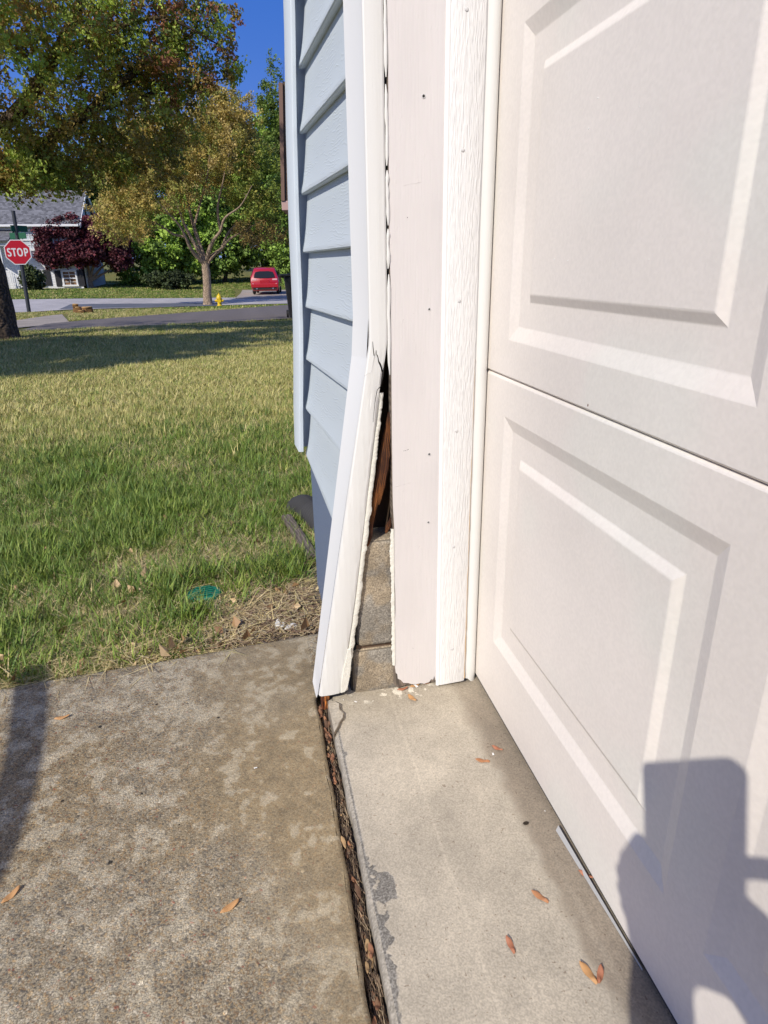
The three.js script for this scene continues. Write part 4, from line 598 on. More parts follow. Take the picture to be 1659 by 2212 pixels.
// ------------------------------------------------------------------ the white house across the street
console.log('street');
{
  const ZH = -57, wallM = lin(0.8, 0.805, 0.81, { bumpMap: rep(lapBump, 1, 0.17), bumpScale: 0.02, roughness: 0.7 }), white = lin(0.8, 0.8, 0.79), roof = std('#ffffff', { map: rep(roofMap, 0.22, 0.22), roughness: 0.95 }), black = lin(0.03, 0.03, 0.035), glass = lin(0.10, 0.13, 0.16, { roughness: 0.08, metalness: 0.3 }), curtain = lin(0.55, 0.6, 0.64);
  const W = (px, py, z = ZH) => onZ(px, py, z);
  const xR = W(177, 560).x, xL = xR - 19, g0 = -0.75, eave = W(100, 484).y, ridgeY = W(150, 417, ZH - 4).y, dep = 8;
  const h = thing('white_house', 'two storey white sided house with dark grey shingle roof and black shutters', 'house', [xR, g0, ZH]);
  const X = x => x - xR, Y = y => y - g0;
  obj('front_wall', (() => { const g = box(xR - xL, eave - g0, 0.2, X((xL + xR) / 2), (eave - g0) / 2, -0.1); return g; })(), wallM, h);
  // gable wall
  const gs = poly([[0, 0], [dep, 0], [dep, Y(eave)], [dep / 2, Y(ridgeY) - 0.1], [0, Y(eave)]], 0.2); gs.rotateY(Math.PI / 2); gs.translate(-0.2, 0, -0.2 * 0);
  obj('gable_wall', gs, wallM, h);
  obj('back_wall', box(xR - xL, eave - g0, 0.2, X((xL + xR) / 2), (eave - g0) / 2, -dep + 0.1), wallM, h);
  const rl = Math.hypot(dep / 2 + 0.4, Y(ridgeY) - Y(eave) + 0.25), ra = Math.atan2(Y(ridgeY) - Y(eave) + 0.2, dep / 2 + 0.3);
  const rf = box(xR - xL + 0.6, 0.12, rl, 0, 0, -rl / 2); rf.rotateX(ra); rf.translate(X((xL + xR) / 2), Y(eave) - 0.12, 0.35);
  const uvp = rf.attributes.position, uvv = rf.attributes.uv; for (let i = 0; i < uvp.count; i++) uvv.setXY(i, uvp.getX(i), Math.hypot(uvp.getY(i), uvp.getZ(i)));
  const roofO = obj('roof', rf, roof, h);
  const rb = box(xR - xL + 0.6, 0.12, rl, 0, 0, rl / 2); rb.rotateX(-ra); rb.translate(X((xL + xR) / 2), Y(eave) - 0.12, -dep - 0.35); obj('roof_slope', rb, roof, roofO);
  obj('gutter', box(xR - xL + 0.5, 0.16, 0.14, X((xL + xR) / 2), Y(eave) - 0.12, 0.42, 0.03), white, roofO);
  const rk = box(0.08, 0.22, rl, 0, -0.05, -rl / 2); rk.rotateX(ra); rk.translate(0.32, Y(eave) - 0.14, 0.35); obj('rake_board', rk, white, roofO);
  const rk2 = box(0.08, 0.22, rl, 0, -0.05, rl / 2); rk2.rotateX(-ra); rk2.translate(0.32, Y(eave) - 0.14, -dep - 0.35); obj('rake_board', rk2, white, roofO);
  obj('gable_vent', box(0.04, 0.9, 0.4, 0.03, Y(ridgeY) - 1.5, -dep / 2), black, h);
  function win(px0, py0, px1, py1, shutters, pane = glass, nx = 2, ny = 4) {
    const a = W(px0, py1), b = W(px1, py0), w = b.x - a.x, hh = b.y - a.y, cx = X((a.x + b.x) / 2), cy = Y((a.y + b.y) / 2);
    const wn = new THREE.Group(); wn.name = 'window'; wn.position.set(cx, cy, 0.0); h.add(wn);
    obj('frame', [box(0.12, hh, 0.1, -w / 2, 0, 0.05), box(0.12, hh, 0.1, w / 2, 0, 0.05), box(w + 0.12, 0.12, 0.101, 0, hh / 2, 0.05), box(w + 0.2, 0.12, 0.14, 0, -hh / 2, 0.06), box(w - 0.12, 0.09, 0.08, 0, 0, 0.05)], white, wn);
    obj('pane', box(w - 0.1, hh - 0.1, 0.02, 0, 0, 0.012), pane, wn);
    const mu = []; for (let k = 1; k < nx; k++) mu.push(box(0.035, hh - 0.1, 0.03, -w / 2 + w * k / nx, 0, 0.04)); for (let k = 1; k < ny; k++) if (k !== ny / 2) mu.push(box(w - 0.1, 0.035, 0.032, 0, -hh / 2 + hh * k / ny, 0.04)); obj('muntin', mu, white, wn);
    for (const s of shutters) { const sx = s < 0 ? -w / 2 - 0.32 : w / 2 + 0.32; obj('shutter', [box(0.44, hh + 0.1, 0.05, cx + sx, cy, 0.03), ...Array.from({ length: 12 }, (_, k) => box(0.34, 0.03, 0.03, cx + sx, cy - hh / 2 + (k + 0.5) * hh / 12, 0.06))], black, h); }
  }
  win(51, 497, 79, 540, [-1, 1], curtain, 2, 4); win(73, 584, 91, 616, [1], glass, 2, 4); win(139, 585, 163, 617, [-1, 1], lin(0.22, 0.12, 0.06), 2, 4); win(120, 497, 146, 540, [-1, 1], curtain, 2, 4);
  // porch: roof, posts, rail, steps, dark entrance
  const a = W(-60, 522), b = W(29, 497), pz = 1.5;
  const pr = box(b.x - a.x, 0.1, pz + 0.6, 0, 0, 0); pr.rotateX(0.42); const porch = obj('porch_roof', (() => { pr.translate(X((a.x + b.x) / 2), Y((a.y + b.y) / 2), pz / 2); return pr; })(), roof, h);
  obj('porch_beam', box(b.x - a.x + 0.1, 0.3, 0.16, X((a.x + b.x) / 2), Y(a.y) - 0.2, pz - 0.1), white, porch);
  for (const px of [33, 5, -30]) { const p = W(px, 600); obj('porch_post', box(0.22, Y(a.y), 0.22, X(p.x) - 0.3, Y(a.y) / 2, pz - 0.2, 0.02), white, h); }
  obj('porch_rail', [box(3.2, 0.07, 0.07, X(W(8, 600).x), 1.15, pz - 0.2), ...Array.from({ length: 16 }, (_, k) => box(0.04, 0.9, 0.04, X(W(8, 600).x) - 1.5 + k * 0.2, 0.7, pz - 0.2))], white, h);
  const sr = []; for (let k = 0; k < 7; k++) sr.push(box(0.06, 0.9, 0.06, X(W(40, 600).x) + k * 0.13, 1.0 - k * 0.1 + 0.2, pz + 0.4)); sr.push((() => { const g = box(1.2, 0.07, 0.07); g.rotateZ(-0.65); g.translate(X(W(44, 600).x) + 0.2, 1.35, pz + 0.4); return g; })()); obj('stair_rail', sr, white, h);
  obj('garden_stone', (() => { const g = new THREE.SphereGeometry(0.35, 10, 8); g.scale(1.2, 0.7, 1); g.translate(X(W(83, 618).x), 0.4, 2.2); return g; })(), white, h);
}
// ------------------------------------------------------------------ stop sign
{
  const base = onG(63, 675), D = Math.hypot(base.x, base.z), c = atD(40.5, 545, D), w = 50 / F * c.clone().sub(V(0, EYE, 0)).dot(camFwd);
  const s = thing('stop_sign', 'red octagonal stop sign on a dark leaning post at the street corner', 'stop sign', [base.x, base.y, base.z]);
  const lean = Math.atan2(atD(29, 455, D).x - base.x, atD(29, 455, D).y - base.y), H = atD(29, 455, D).y - base.y;
  const dark = lin(0.035, 0.04, 0.05, { roughness: 0.6 }), red = lin(0.55, 0.012, 0.03, { roughness: 0.4 }), white = lin(0.82, 0.82, 0.82, { roughness: 0.4 }), green = lin(0.01, 0.10, 0.05);
  const post = cyl(0.065, 0.06, H, 10, 0, H / 2, 0); post.rotateZ(-lean); obj('post', post, dark, s);
  const cy = c.y - base.y, cx = c.x - base.x;
  const oct = (r, d) => { const g = new THREE.ExtrudeGeometry(new THREE.Shape(Array.from({ length: 8 }, (_, k) => new THREE.Vector2(r * Math.cos(Math.PI / 8 + k * Math.PI / 4), r * Math.sin(Math.PI / 8 + k * Math.PI / 4)))), { depth: d, bevelEnabled: false }); return g; };
  const R = w / 2 / Math.cos(Math.PI / 8), face = new THREE.Group(); face.name = 'sign_face'; face.position.set(cx, cy, 0.085); face.rotation.set(0, 0.22, 0.0); s.add(face);
  obj('border', oct(R, 0.004), white, face); obj('panel', (() => { const g = oct(R * 0.93, 0.003); g.translate(0, 0, 0.0035); return g; })(), red, face);
  const font = await new FontLoader().loadAsync('fonts/droid/droid_sans_bold.typeface.json');
  const tg = new TextGeometry('STOP', { font, size: w * 0.33, depth: 0.004, curveSegments: 4 }); tg.computeBoundingBox(); const bb = tg.boundingBox; tg.translate(-(bb.max.x + bb.min.x) / 2, -(bb.max.y + bb.min.y) / 2, 0.006); tg.scale(w * 0.8 / (bb.max.x - bb.min.x), 1.0, 1); obj('lettering', tg, white, face);
  const g1 = box(0.62, 0.2, 0.02, 0.1, 0, 0, 0.008); g1.rotateY(0.9); const p1 = atD(38, 502, D); g1.translate(p1.x - base.x, p1.y - base.y + 0.12, 0); obj('street_name_blade', g1, green, s);
  const g2 = box(0.7, 0.2, 0.02, 0, 0, 0, 0.008); g2.rotateY(-0.5); g2.translate(p1.x - base.x, p1.y - base.y - 0.11, 0); obj('street_name_blade', g2, green, s);
}
// ------------------------------------------------------------------ fire hydrant
{
  const b = onG(475, 661), k = 0.8, y = lin(0.72, 0.5, 0.015, { roughness: 0.4 });
  const h = thing('fire_hydrant', 'yellow fire hydrant beside the street tree', 'fire hydrant', [b.x, b.y, b.z]); h.scale.setScalar(k);
  const lathe = p => new THREE.LatheGeometry(p.map(([r, q]) => new THREE.Vector2(r, q)), 18);
  obj('barrel', lathe([[0, 0], [0.19, 0], [0.19, 0.05], [0.13, 0.06], [0.125, 0.42], [0.18, 0.43], [0.18, 0.48], [0.13, 0.49], [0.13, 0.5]]), y, h);
  const bon = obj('bonnet', lathe([[0.165, 0.49], [0.16, 0.54], [0.12, 0.63], [0.07, 0.68], [0.05, 0.7], [0.05, 0.72], [0, 0.72]]), y, h); obj('operating_nut', cyl(0.03, 0.025, 0.07, 5, 0, 0.75, 0), y, bon);
  for (const s of [-1, 1]) { const g = cyl(0.085, 0.085, 0.13, 12); g.rotateZ(Math.PI / 2); g.translate(s * 0.18, 0.32, 0); const c2 = cyl(0.035, 0.03, 0.05, 5); c2.rotateZ(Math.PI / 2); c2.translate(s * 0.265, 0.32, 0); obj('side_outlet', [g, c2], y, h); }
  const g = cyl(0.11, 0.11, 0.14, 12); g.rotateX(Math.PI / 2); g.translate(0, 0.32, 0.18); obj('pumper_outlet', g, y, h);
}
// ------------------------------------------------------------------ cut stump with stacked rounds
{
  const b = onG(180, 677), D = Math.hypot(b.x, b.z), m = D / 1.19 / F; // metres per picture unit
  const s = thing('cut_logs', 'freshly sawn orange-brown tree stump with cut rounds beside the sidewalk', 'tree stump', [b.x, b.y, b.z]);
  const bark = lin(0.32, 0.17, 0.06, { roughness: 0.95, bumpMap: rep(barkBump, 3), bumpScale: 0.02 }), cut = lin(0.58, 0.36, 0.15, { roughness: 0.9 });
  srand(7); const log = (x, z, r, h, tilt = 0, y0 = 0) => { const g = cyl(r * 1.12, r, h, 14, 0, h / 2, 0); const p = g.attributes.position; for (let i = 0; i < p.count; i++) { const a = Math.atan2(p.getZ(i), p.getX(i)), k = 1 + 0.12 * Math.sin(a * 3 + x * 9) + 0.08 * Math.sin(a * 5); p.setX(i, p.getX(i) * k); p.setZ(i, p.getZ(i) * k); } g.computeVertexNormals(); g.rotateZ(tilt); g.translate(x, y0 - 0.05, z); const o = obj('log', g, bark, s); const c = cyl(r * 1.04, r * 1.04, 0.02, 14, 0, h + 0.012, 0); c.rotateZ(tilt); c.translate(x, y0 - 0.05, z); obj('cut_face', c, cut, o); };
  log(9 * m, 0, 11 * m, 16 * m); log(-6 * m, 0.1, 6 * m, 17 * m, 0.1); log(-16 * m, 0, 4.5 * m, 21 * m, -0.1); log(1 * m, 0.2, 6 * m, 10 * m, 0.15); log(-13 * m, 0.05, 5.5 * m, 5 * m, -0.1, 18 * m);
}
// ------------------------------------------------------------------ little white notice on a stake
{
  const b = onG(290, 617), D = Math.hypot(b.x, b.z), p = atD(288, 594, D), m = D / 1.16 / F; const s = thing('yard_sign', 'small blank white sign on a thin stake on the far grass slope', 'sign', [b.x, b.y, b.z]);
  obj('board', box(11 * m, 9 * m, 0.03, p.x - b.x, p.y - b.y, 0, 0.008), lin(0.8, 0.8, 0.78), s); obj('stake', cyl(0.03, 0.03, p.y - b.y, 6, p.x - b.x, (p.y - b.y) / 2, -0.02), lin(0.05, 0.04, 0.035), s);
}
// ------------------------------------------------------------------ red car seen from behind
{
  const c0 = onG(574, 637.5), D = Math.hypot(c0.x, c0.z), c = V(c0.x, c0.y + 0.03, c0.z), sc = (60 / F * D / 1.077) / 1.9;
  const car = thing('parked_car', 'red sport utility car parked nose-in on the driveway across the street', 'car', [c.x, c.y, c.z], -0.1); car.scale.setScalar(sc);
  const paint = new THREE.MeshPhysicalMaterial({ color: new THREE.Color().setRGB(0.42, 0.008, 0.02), roughness: 0.35, clearcoat: 1, clearcoatRoughness: 0.05 }), glass = lin(0.012, 0.013, 0.016, { roughness: 0.06 }), black = lin(0.02, 0.02, 0.02), glintLamp = lin(0.7, 0.42, 0.42, { roughness: 0.15 }), chrome = lin(0.7, 0.7, 0.72, { metalness: 0.9, roughness: 0.2 });  // tail light colour is paled by a painted sun reflection
  // side outline, z from 0 (tail) to -4.7 (nose)
  const out = [[-0.06, 0.40], [0.0, 0.48], [0.04, 0.6], [0.05, 0.74], [0.02, 0.9], [-0.03, 1.02], [-0.10, 1.16], [-0.22, 1.40], [-0.34, 1.55], [-0.5, 1.62], [-0.8, 1.665], [-1.4, 1.69], [-2.1, 1.66], [-2.6, 1.57], [-3.35, 1.14], [-4.2, 1.03], [-4.5, 0.92], [-4.68, 0.75], [-4.7, 0.55], [-4.62, 0.36], [-0.14, 0.34]];
  const g = poly(out, 1.7, 0.1); g.translate(0, 0, -0.85); g.rotateY(-Math.PI / 2); { const p = g.attributes.position; for (let i = 0; i < p.count; i++) { const y = p.getY(i), x = p.getX(i); p.setX(i, x * (1 - 0.24 * sst(y, 0.95, 1.75) - 0.07 * sst(y, 0.6, 0.3))); } g.computeVertexNormals(); }
  // rotateY(-90): profile x -> z ; keep tail towards +z
  const body = obj('body', toCreasedNormals(g, 0.7), paint, car);
  const rw = poly([[-0.7, 1.12], [-0.3, 1.09], [0.3, 1.09], [0.7, 1.12], [0.66, 1.3], [0.58, 1.46], [0.3, 1.51], [-0.3, 1.51], [-0.58, 1.46], [-0.66, 1.3]], 0.03, 0.01); { const p = rw.attributes.position; for (let i = 0; i < p.count; i++) p.setZ(i, p.getZ(i) + 0.035 - 0.5 * (p.getY(i) - 1.12)); rw.computeVertexNormals(); } obj('rear_window', rw, glass, car);
  for (const s of [-1, 1]) {
    obj('tail_light', box(0.34, 0.11, 0.1, s * 0.7, 0.98, 0.075, 0.03), glintLamp, car);
    obj('reflector', box(0.08, 0.16, 0.05, s * 0.78, 0.66, 0.15, 0.02), glintLamp, car);
    const m = box(0.2, 0.15, 0.1, s * 1.06, 1.14, -2.75, 0.03); obj('wing_mirror', m, paint, car);
    const sw = poly([[-3.05, 1.2], [-0.42, 1.2], [-0.62, 1.55], [-2.5, 1.55]], 0.02); sw.rotateY(-Math.PI / 2); sw.translate(s * 0.92 + (s < 0 ? 0.0 : 0.02), 0, 0); { const p = sw.attributes.position; for (let i = 0; i < p.count; i++) p.setX(i, p.getX(i) * (1 - 0.2 * sst(p.getY(i), 1.0, 1.8) + 0.03)); } obj('side_window', sw, glass, car);
    for (const z of [-0.85, -3.8]) { const w = new THREE.TorusGeometry(0.27, 0.105, 10, 22); w.rotateY(Math.PI / 2); w.translate(s * 0.82, 0.37, z); const wheel = obj('wheel', w, black, car); const r = cyl(0.2, 0.2, 0.16, 14); r.rotateZ(Math.PI / 2); r.translate(s * 0.84, 0.37, z); obj('rim', r, chrome, wheel); }
    obj('exhaust', (() => { const e = cyl(0.05, 0.05, 0.14, 10); e.rotateX(Math.PI / 2); e.translate(s * 0.55, 0.4, 0.08); return e; })(), chrome, car);
    obj('roof_rail', box(0.05, 0.05, 1.8, s * 0.6, 1.74, -1.4, 0.015), black, car);
  }
  obj('bumper', box(1.84, 0.26, 0.14, 0, 0.6, 0.11, 0.05), paint, car); obj('lower_valance', box(1.6, 0.14, 0.1, 0, 0.4, 0.06, 0.03), black, car); obj('plate_recess', box(0.62, 0.2, 0.03, 0, 0.84, 0.145, 0.01), paint, car); obj('spoiler', box(1.2, 0.05, 0.2, 0, 1.6, -0.34, 0.02), paint, car);
}
// ------------------------------------------------------------------ black wheeled bin
{
  const b = onG(637, 689), D = Math.hypot(b.x, b.z), m = D / 1.06 / F, blk = lin(0.012, 0.012, 0.013, { roughness: 0.6 });
  const t = thing('wheeled_bin', 'black plastic wheeled bin standing on the neighbouring driveway', 'bin', [b.x, b.y + 0.03, b.z]);
  const g = new THREE.CylinderGeometry(27 * m * 0.9, 17 * m * 0.9, 84 * m, 4, 1); g.rotateY(Math.PI / 4); g.scale(1, 1, 1.1); g.translate(0, 44 * m, 0); obj('body', toCreasedNormals(g, 0.4), blk, t);
  const lid = box(44 * m, 5 * m, 46 * m, -2 * m, 88 * m, 0, 0.02); lid.rotateZ(0.04); obj('lid', lid, blk, t); obj('handle', box(40 * m, 3 * m, 3 * m, 0, 84 * m, -24 * m, 0.01), blk, t);
  for (const s of [-1, 1]) { const w = cyl(8 * m, 8 * m, 4 * m, 14); w.rotateZ(Math.PI / 2); w.translate(s * 14 * m, 8 * m, -14 * m); obj('wheel', w, blk, t); }
}
// ------------------------------------------------------------------ neighbouring house: jettied brown upper wall with a pink board below
{
  const D = 17, a = atD(612, 455, D), b = atD(620, 186, D), pk = atD(612, 434, D);
  const n = thing('neighbour_house', 'brown shingled jutting upper storey with pink fascia beside the siding', 'house', [a.x, yG(a.x, a.z), a.z], -0.14);
  const y0 = a.y - yG(a.x, a.z), y1 = b.y - yG(a.x, a.z), yp = pk.y - yG(a.x, a.z), brown = lin(0.15, 0.10, 0.07, { roughness: 0.95, bumpMap: rep(lapBump, 1, 0.3), bumpScale: 0.02 });
  const up = poly([[0.01, yp], [6, yp], [6, y1 + 2.2], [2.6, y1 + 2.2], [0.12, y1]], 5); up.translate(0, 0, -5); obj('upper_wall', up, brown, n);
  obj('fascia', box(6.06, yp - y0, 5.1, 3.0, (y0 + yp) / 2, -2.52, 0.02), lin(0.52, 0.34, 0.31), n);
  const rk = poly([[-0.03, yp], [0.05, yp], [0.17, y1 + 0.05], [0.08, y1 + 0.05]], 0.06); obj('corner_board', rk, lin(0.2, 0.12, 0.09), n);
  obj('lower_wall', box(5.0, y0 - 0.02, 4, 3.4, (y0 - 0.02) / 2 - 0.1, -3), lin(0.1, 0.08, 0.07), n);
}
// ------------------------------------------------------------------ grass
console.log('grass');
const driveEdge = x => x > -0.55 ? -1.2767 + (0.1035 - x) * (0.115 - 0.02 * (0.1035 - x)) : -1.2088 + 0.06 * (-0.55 - x);
function tuft(n, h, w, spread, lean, s) {
  srand(s); const P = [], U = [];
  for (let i = 0; i < n; i++) {
    const a = rnd() * 6.28, r = spread * Math.sqrt(rnd()), bx = r * Math.cos(a), bz = r * Math.sin(a), d = rnd() * 6.28, hh = h * rr(0.55, 1.15), ln = lean * rr(0.3, 1.2), ww = w * rr(0.7, 1.2), f = d + 1.57 + gauss() * 0.4;
    const cx = Math.cos(d), cz = Math.sin(d), sx = Math.cos(f) * ww / 2, sz = Math.sin(f) * ww / 2;
    const pt = (t, k) => [bx + cx * hh * ln * t * t + sx * k, hh * t * (1 - 0.25 * ln * t), bz + cz * hh * ln * t * t + sz * k];
    const A = pt(0, -1), B = pt(0, 1), C = pt(0.5, 0.85), Dd = pt(0.5, -0.85), T = pt(1, 0);
    for (const q of [A, B, C, A, C, Dd, Dd, C, T]) { P.push(...q); U.push(0, 0); }
  }
  const g = new THREE.BufferGeometry(); g.setAttribute('position', new THREE.Float32BufferAttribute(P, 3)); g.setAttribute('uv', new THREE.Float32BufferAttribute(U, 2)); g.computeVertexNormals(); return g;
}
{
  const geos = [tuft(8, 0.052, 0.0032, 0.022, 0.6, 301), tuft(7, 0.064, 0.003, 0.02, 0.85, 302), tuft(9, 0.042, 0.003, 0.026, 0.8, 303)], dry = [tuft(9, 0.045, 0.003, 0.025, 1.7, 304), tuft(8, 0.055, 0.0026, 0.03, 2.2, 305)], wide = [tuft(11, 0.07, 0.0062, 0.05, 0.7, 306), tuft(11, 0.055, 0.0066, 0.05, 1.0, 307)], far = [tuft(9, 0.1, 0.03, 0.14, 0.8, 308)];
  const gcol = palette([[.14, .235, .028], [.10, .18, .022], [.18, .27, .034], [.25, .31, .05], [.16, .205, .032]]), dcol = palette([[.62, .50, .25], [.70, .57, .30], [.50, .39, .19], [.56, .49, .21]]), ycol = palette([[.53, .46, .16], [.58, .50, .19], [.45, .43, .13], [.62, .54, .23], [.34, .38, .08]]);
  const gm = new THREE.MeshStandardMaterial({ color: 0xffffff, roughness: 0.6, side: THREE.DoubleSide });
  const L0 = geos.map(() => []), L1 = dry.map(() => []), L2 = wide.map(() => []), L3 = [[]];
  const blocked = (x, z) => { if (z > driveEdge(x) - 0.008) return true; if (z > -1.64 && x > 0.165 + 0.105 * (z + 1.05) - 0.012) return true; if (Math.hypot((x + 0.165) / 0.056, (z + 1.535) / 0.07) < 1) return true; return false; };
  const pipeD = (x, z) => 0;
  srand(400);
  const wedge = (D0, D1, a0, a1, n, fn) => { for (let i = 0; i < n; i++) { const D = Math.sqrt(mix(D0 * D0, D1 * D1, rnd())), a = mix(a0, a1, rnd()), x = D * Math.sin(a), z = -D * Math.cos(a); fn(x, z, D); } };
  const e = () => new THREE.Euler(gauss() * 0.12, rnd() * 6.28, gauss() * 0.12);
  // colour zones of the lawn: fresh by the drive, straw-golden in the middle, green under the trees
  const zone = (x, z, D) => sst(D + 0.9 * (fbm(x * 0.9 + 50, z * 0.9 + 50, 4096, 3) - 0.5), 2.6, 4.2) * (1 - 0.5 * sst(D, 9, 14));
  const place = (x, z, D, G, Dr, LG, LD, sc) => {
    if (blocked(x, z)) return; const gy = yG(x, z) + 0.012 * (fbm(x * 1.3 + 40, z * 1.3 + 40, 4096, 3) - 0.5) * sst(D, 1.5, 3) - 0.004;
    const patch = fbm(x * 5 + 20, z * 5 + 20, 4096, 4), soil = sst(x + (z + 1.3) * 0.5, -0.26, 0.02) * sst(z, -1.62, -1.42), zn = zone(x, z, D);
    if (soil > 0 && rnd() < soil * 0.93) return;
    const fineN = noise(x * 17 + 9, z * 17 + 3), pd = mix(clamp(0.0 + mix(0.62, 0.34, sst(D, 1.5, 2.3)) + 1.1 * (patch - 0.5) + 0.35 * (fineN - 0.5), 0.08, 0.85), 0.55, zn) + soil * 0.5;
    if (rnd() < pd) { const k = Math.floor(rnd() * LD.length); LD[k].push({ p: V(x, gy, z), s: sc * rr(0.7, 1.25), c: jitter(zn > rnd() ? pick(ycol) : pick(dcol), 0.25), e: e() }); }
    else { const k = Math.floor(rnd() * LG.length); LG[k].push({ p: V(x, gy, z), s: sc * rr(0.65, 1.25) * (patch < 0.42 ? 1.15 : 1), c: jitter(rnd() < zn * 0.8 ? pick(ycol) : pick(gcol), 0.25), e: e() }); }
  };
  wedge(1.15, 2.4, -0.52, 0.2, 27000, (x, z, D) => place(x, z, D, 0, 0, L0, L1, 1));
  wedge(2.4, 4.5, -0.5, 0.2, 44000, (x, z, D) => place(x, z, D, 0, 0, L0, L1, 1.05));
  wedge(4.5, 9, -0.48, 0.2, 70000, (x, z, D) => place(x, z, D, 0, 0, L2, L2, 0.85));
  wedge(9, 16, -0.46, 0.2, 55000, (x, z, D) => place(x, z, D, 0, 0, L2, L2, 1.05));
  const hard = [[[20, 722], [700, 686], [700, 655], [100, 702]]];
  // beyond: coarser tufts on the verges and the far lawn, kept off the pavings by picture outlines
  const onPaving = (x, y, z) => { const v = V(x, y - EYE, z), dd = v.dot(camFwd), px = 829.5 + F * v.dot(camRight) / dd, py = 1106 - F * v.dot(camUp) / dd; const nd = mix(718, 686, clamp((px - 20) / 680)), fd = mix(702, 655, clamp((px - 100) / 600)); if (px > 20 && py < nd + 3 && py > fd - 1) return true; if (px < 150 && py < mix(713, 697, clamp(px / 150)) && py > mix(698, 679, clamp(px / 134))) return true; const rn = mix(677, 655, clamp(px / 700)) + 1, rf = mix(648, 643, clamp(px / 700)) - 1; if (py < rn && py > rf) return true; if (px > 506 && py > 625 && py < 648) return true; return false; };
  wedge(16, 30, -0.44, 0.16, 26000, (x, z, D) => { if (!onPaving(x, yG(x, z), z)) place(x, z, D, 0, 0, L2, L2, 1.15); });
  wedge(30, 70, -0.42, 0.12, 26000, (x, z, D) => { if (!onPaving(x, yG(x, z), z) && !(z < -56 && x < -11 && z > -66)) L3[0].push({ p: V(x, yG(x, z) - 0.01, z), s: rr(0.6, 1.1), c: jitter(rnd() < 0.25 ? pick(ycol) : pick(gcol), 0.25), e: e() }); });
  geos.forEach((g, i) => tag(instances('lawn_grass', g, gm, L0[i]), 'short green lawn grass blades', 'grass'));
  dry.forEach((g, i) => tag(instances('dry_grass', g, gm, L1[i]), 'dry straw coloured grass blades lying in the lawn', 'grass'));
  wide.forEach((g, i) => tag(instances('lawn_grass', g, gm, L2[i]), 'grass of the lawn farther from the house', 'grass'));
  far.forEach((g, i) => tag(instances('far_grass', g, gm, L3[i]), 'grass of the verges and lawns across the street', 'grass'));
  // last year's leaves caught in the grass
  const dl = [], dlg = leafCluster(1, 0.035, 0.001, 77, 0.1), dlc = palette([[.32, .19, .09], [.42, .27, .14], [.25, .14, .07], [.5, .36, .2]]); srand(450);
  for (let i = 0; i < 130; i++) { const x = rr(-0.75, 0.12), z = driveEdge(x) - Math.pow(rnd(), 2) * 0.9 - 0.01; if (blocked(x, z)) continue; dl.push({ p: V(x, yG(x, z) + rr(0.012, 0.03), z), s: rr(0.4, 1), c: jitter(pick(dlc)) }); }
  tag(instances('dead_leaves', dlg, gm, dl), 'small brown dead leaves caught in the grass along the driveway', 'litter');
  // straw and mulch on the bare soil
  const st = [], straw = (() => { const g = new THREE.BoxGeometry(0.03, 0.0011, 0.0016); return g; })(), mc = palette([[.42, .32, .18], [.30, .21, .13], [.20, .13, .085], [.5, .41, .26]]);
  for (let i = 0; i < 5200; i++) { const z = rr(-1.23, -1.66), x = rr(-0.34, 0.16); if (blocked(x, z) || rnd() > sst(x + (z + 1.3) * 0.5, -0.36, 0.0) + 0.1) continue; st.push({ p: V(x, yG(x, z) + 0.012 + 0.012 * rnd(), z), s: V(rr(0.35, 1.3), 1, rr(0.6, 1.5)), c: jitter(pick(mc)), e: new THREE.Euler(gauss() * 0.2, rnd() * 6.28, gauss() * 0.25) }); }
  tag(instances('straw_litter', straw, gm, st), 'dry straw and mulch scattered on bare soil by the wall', 'litter');
}
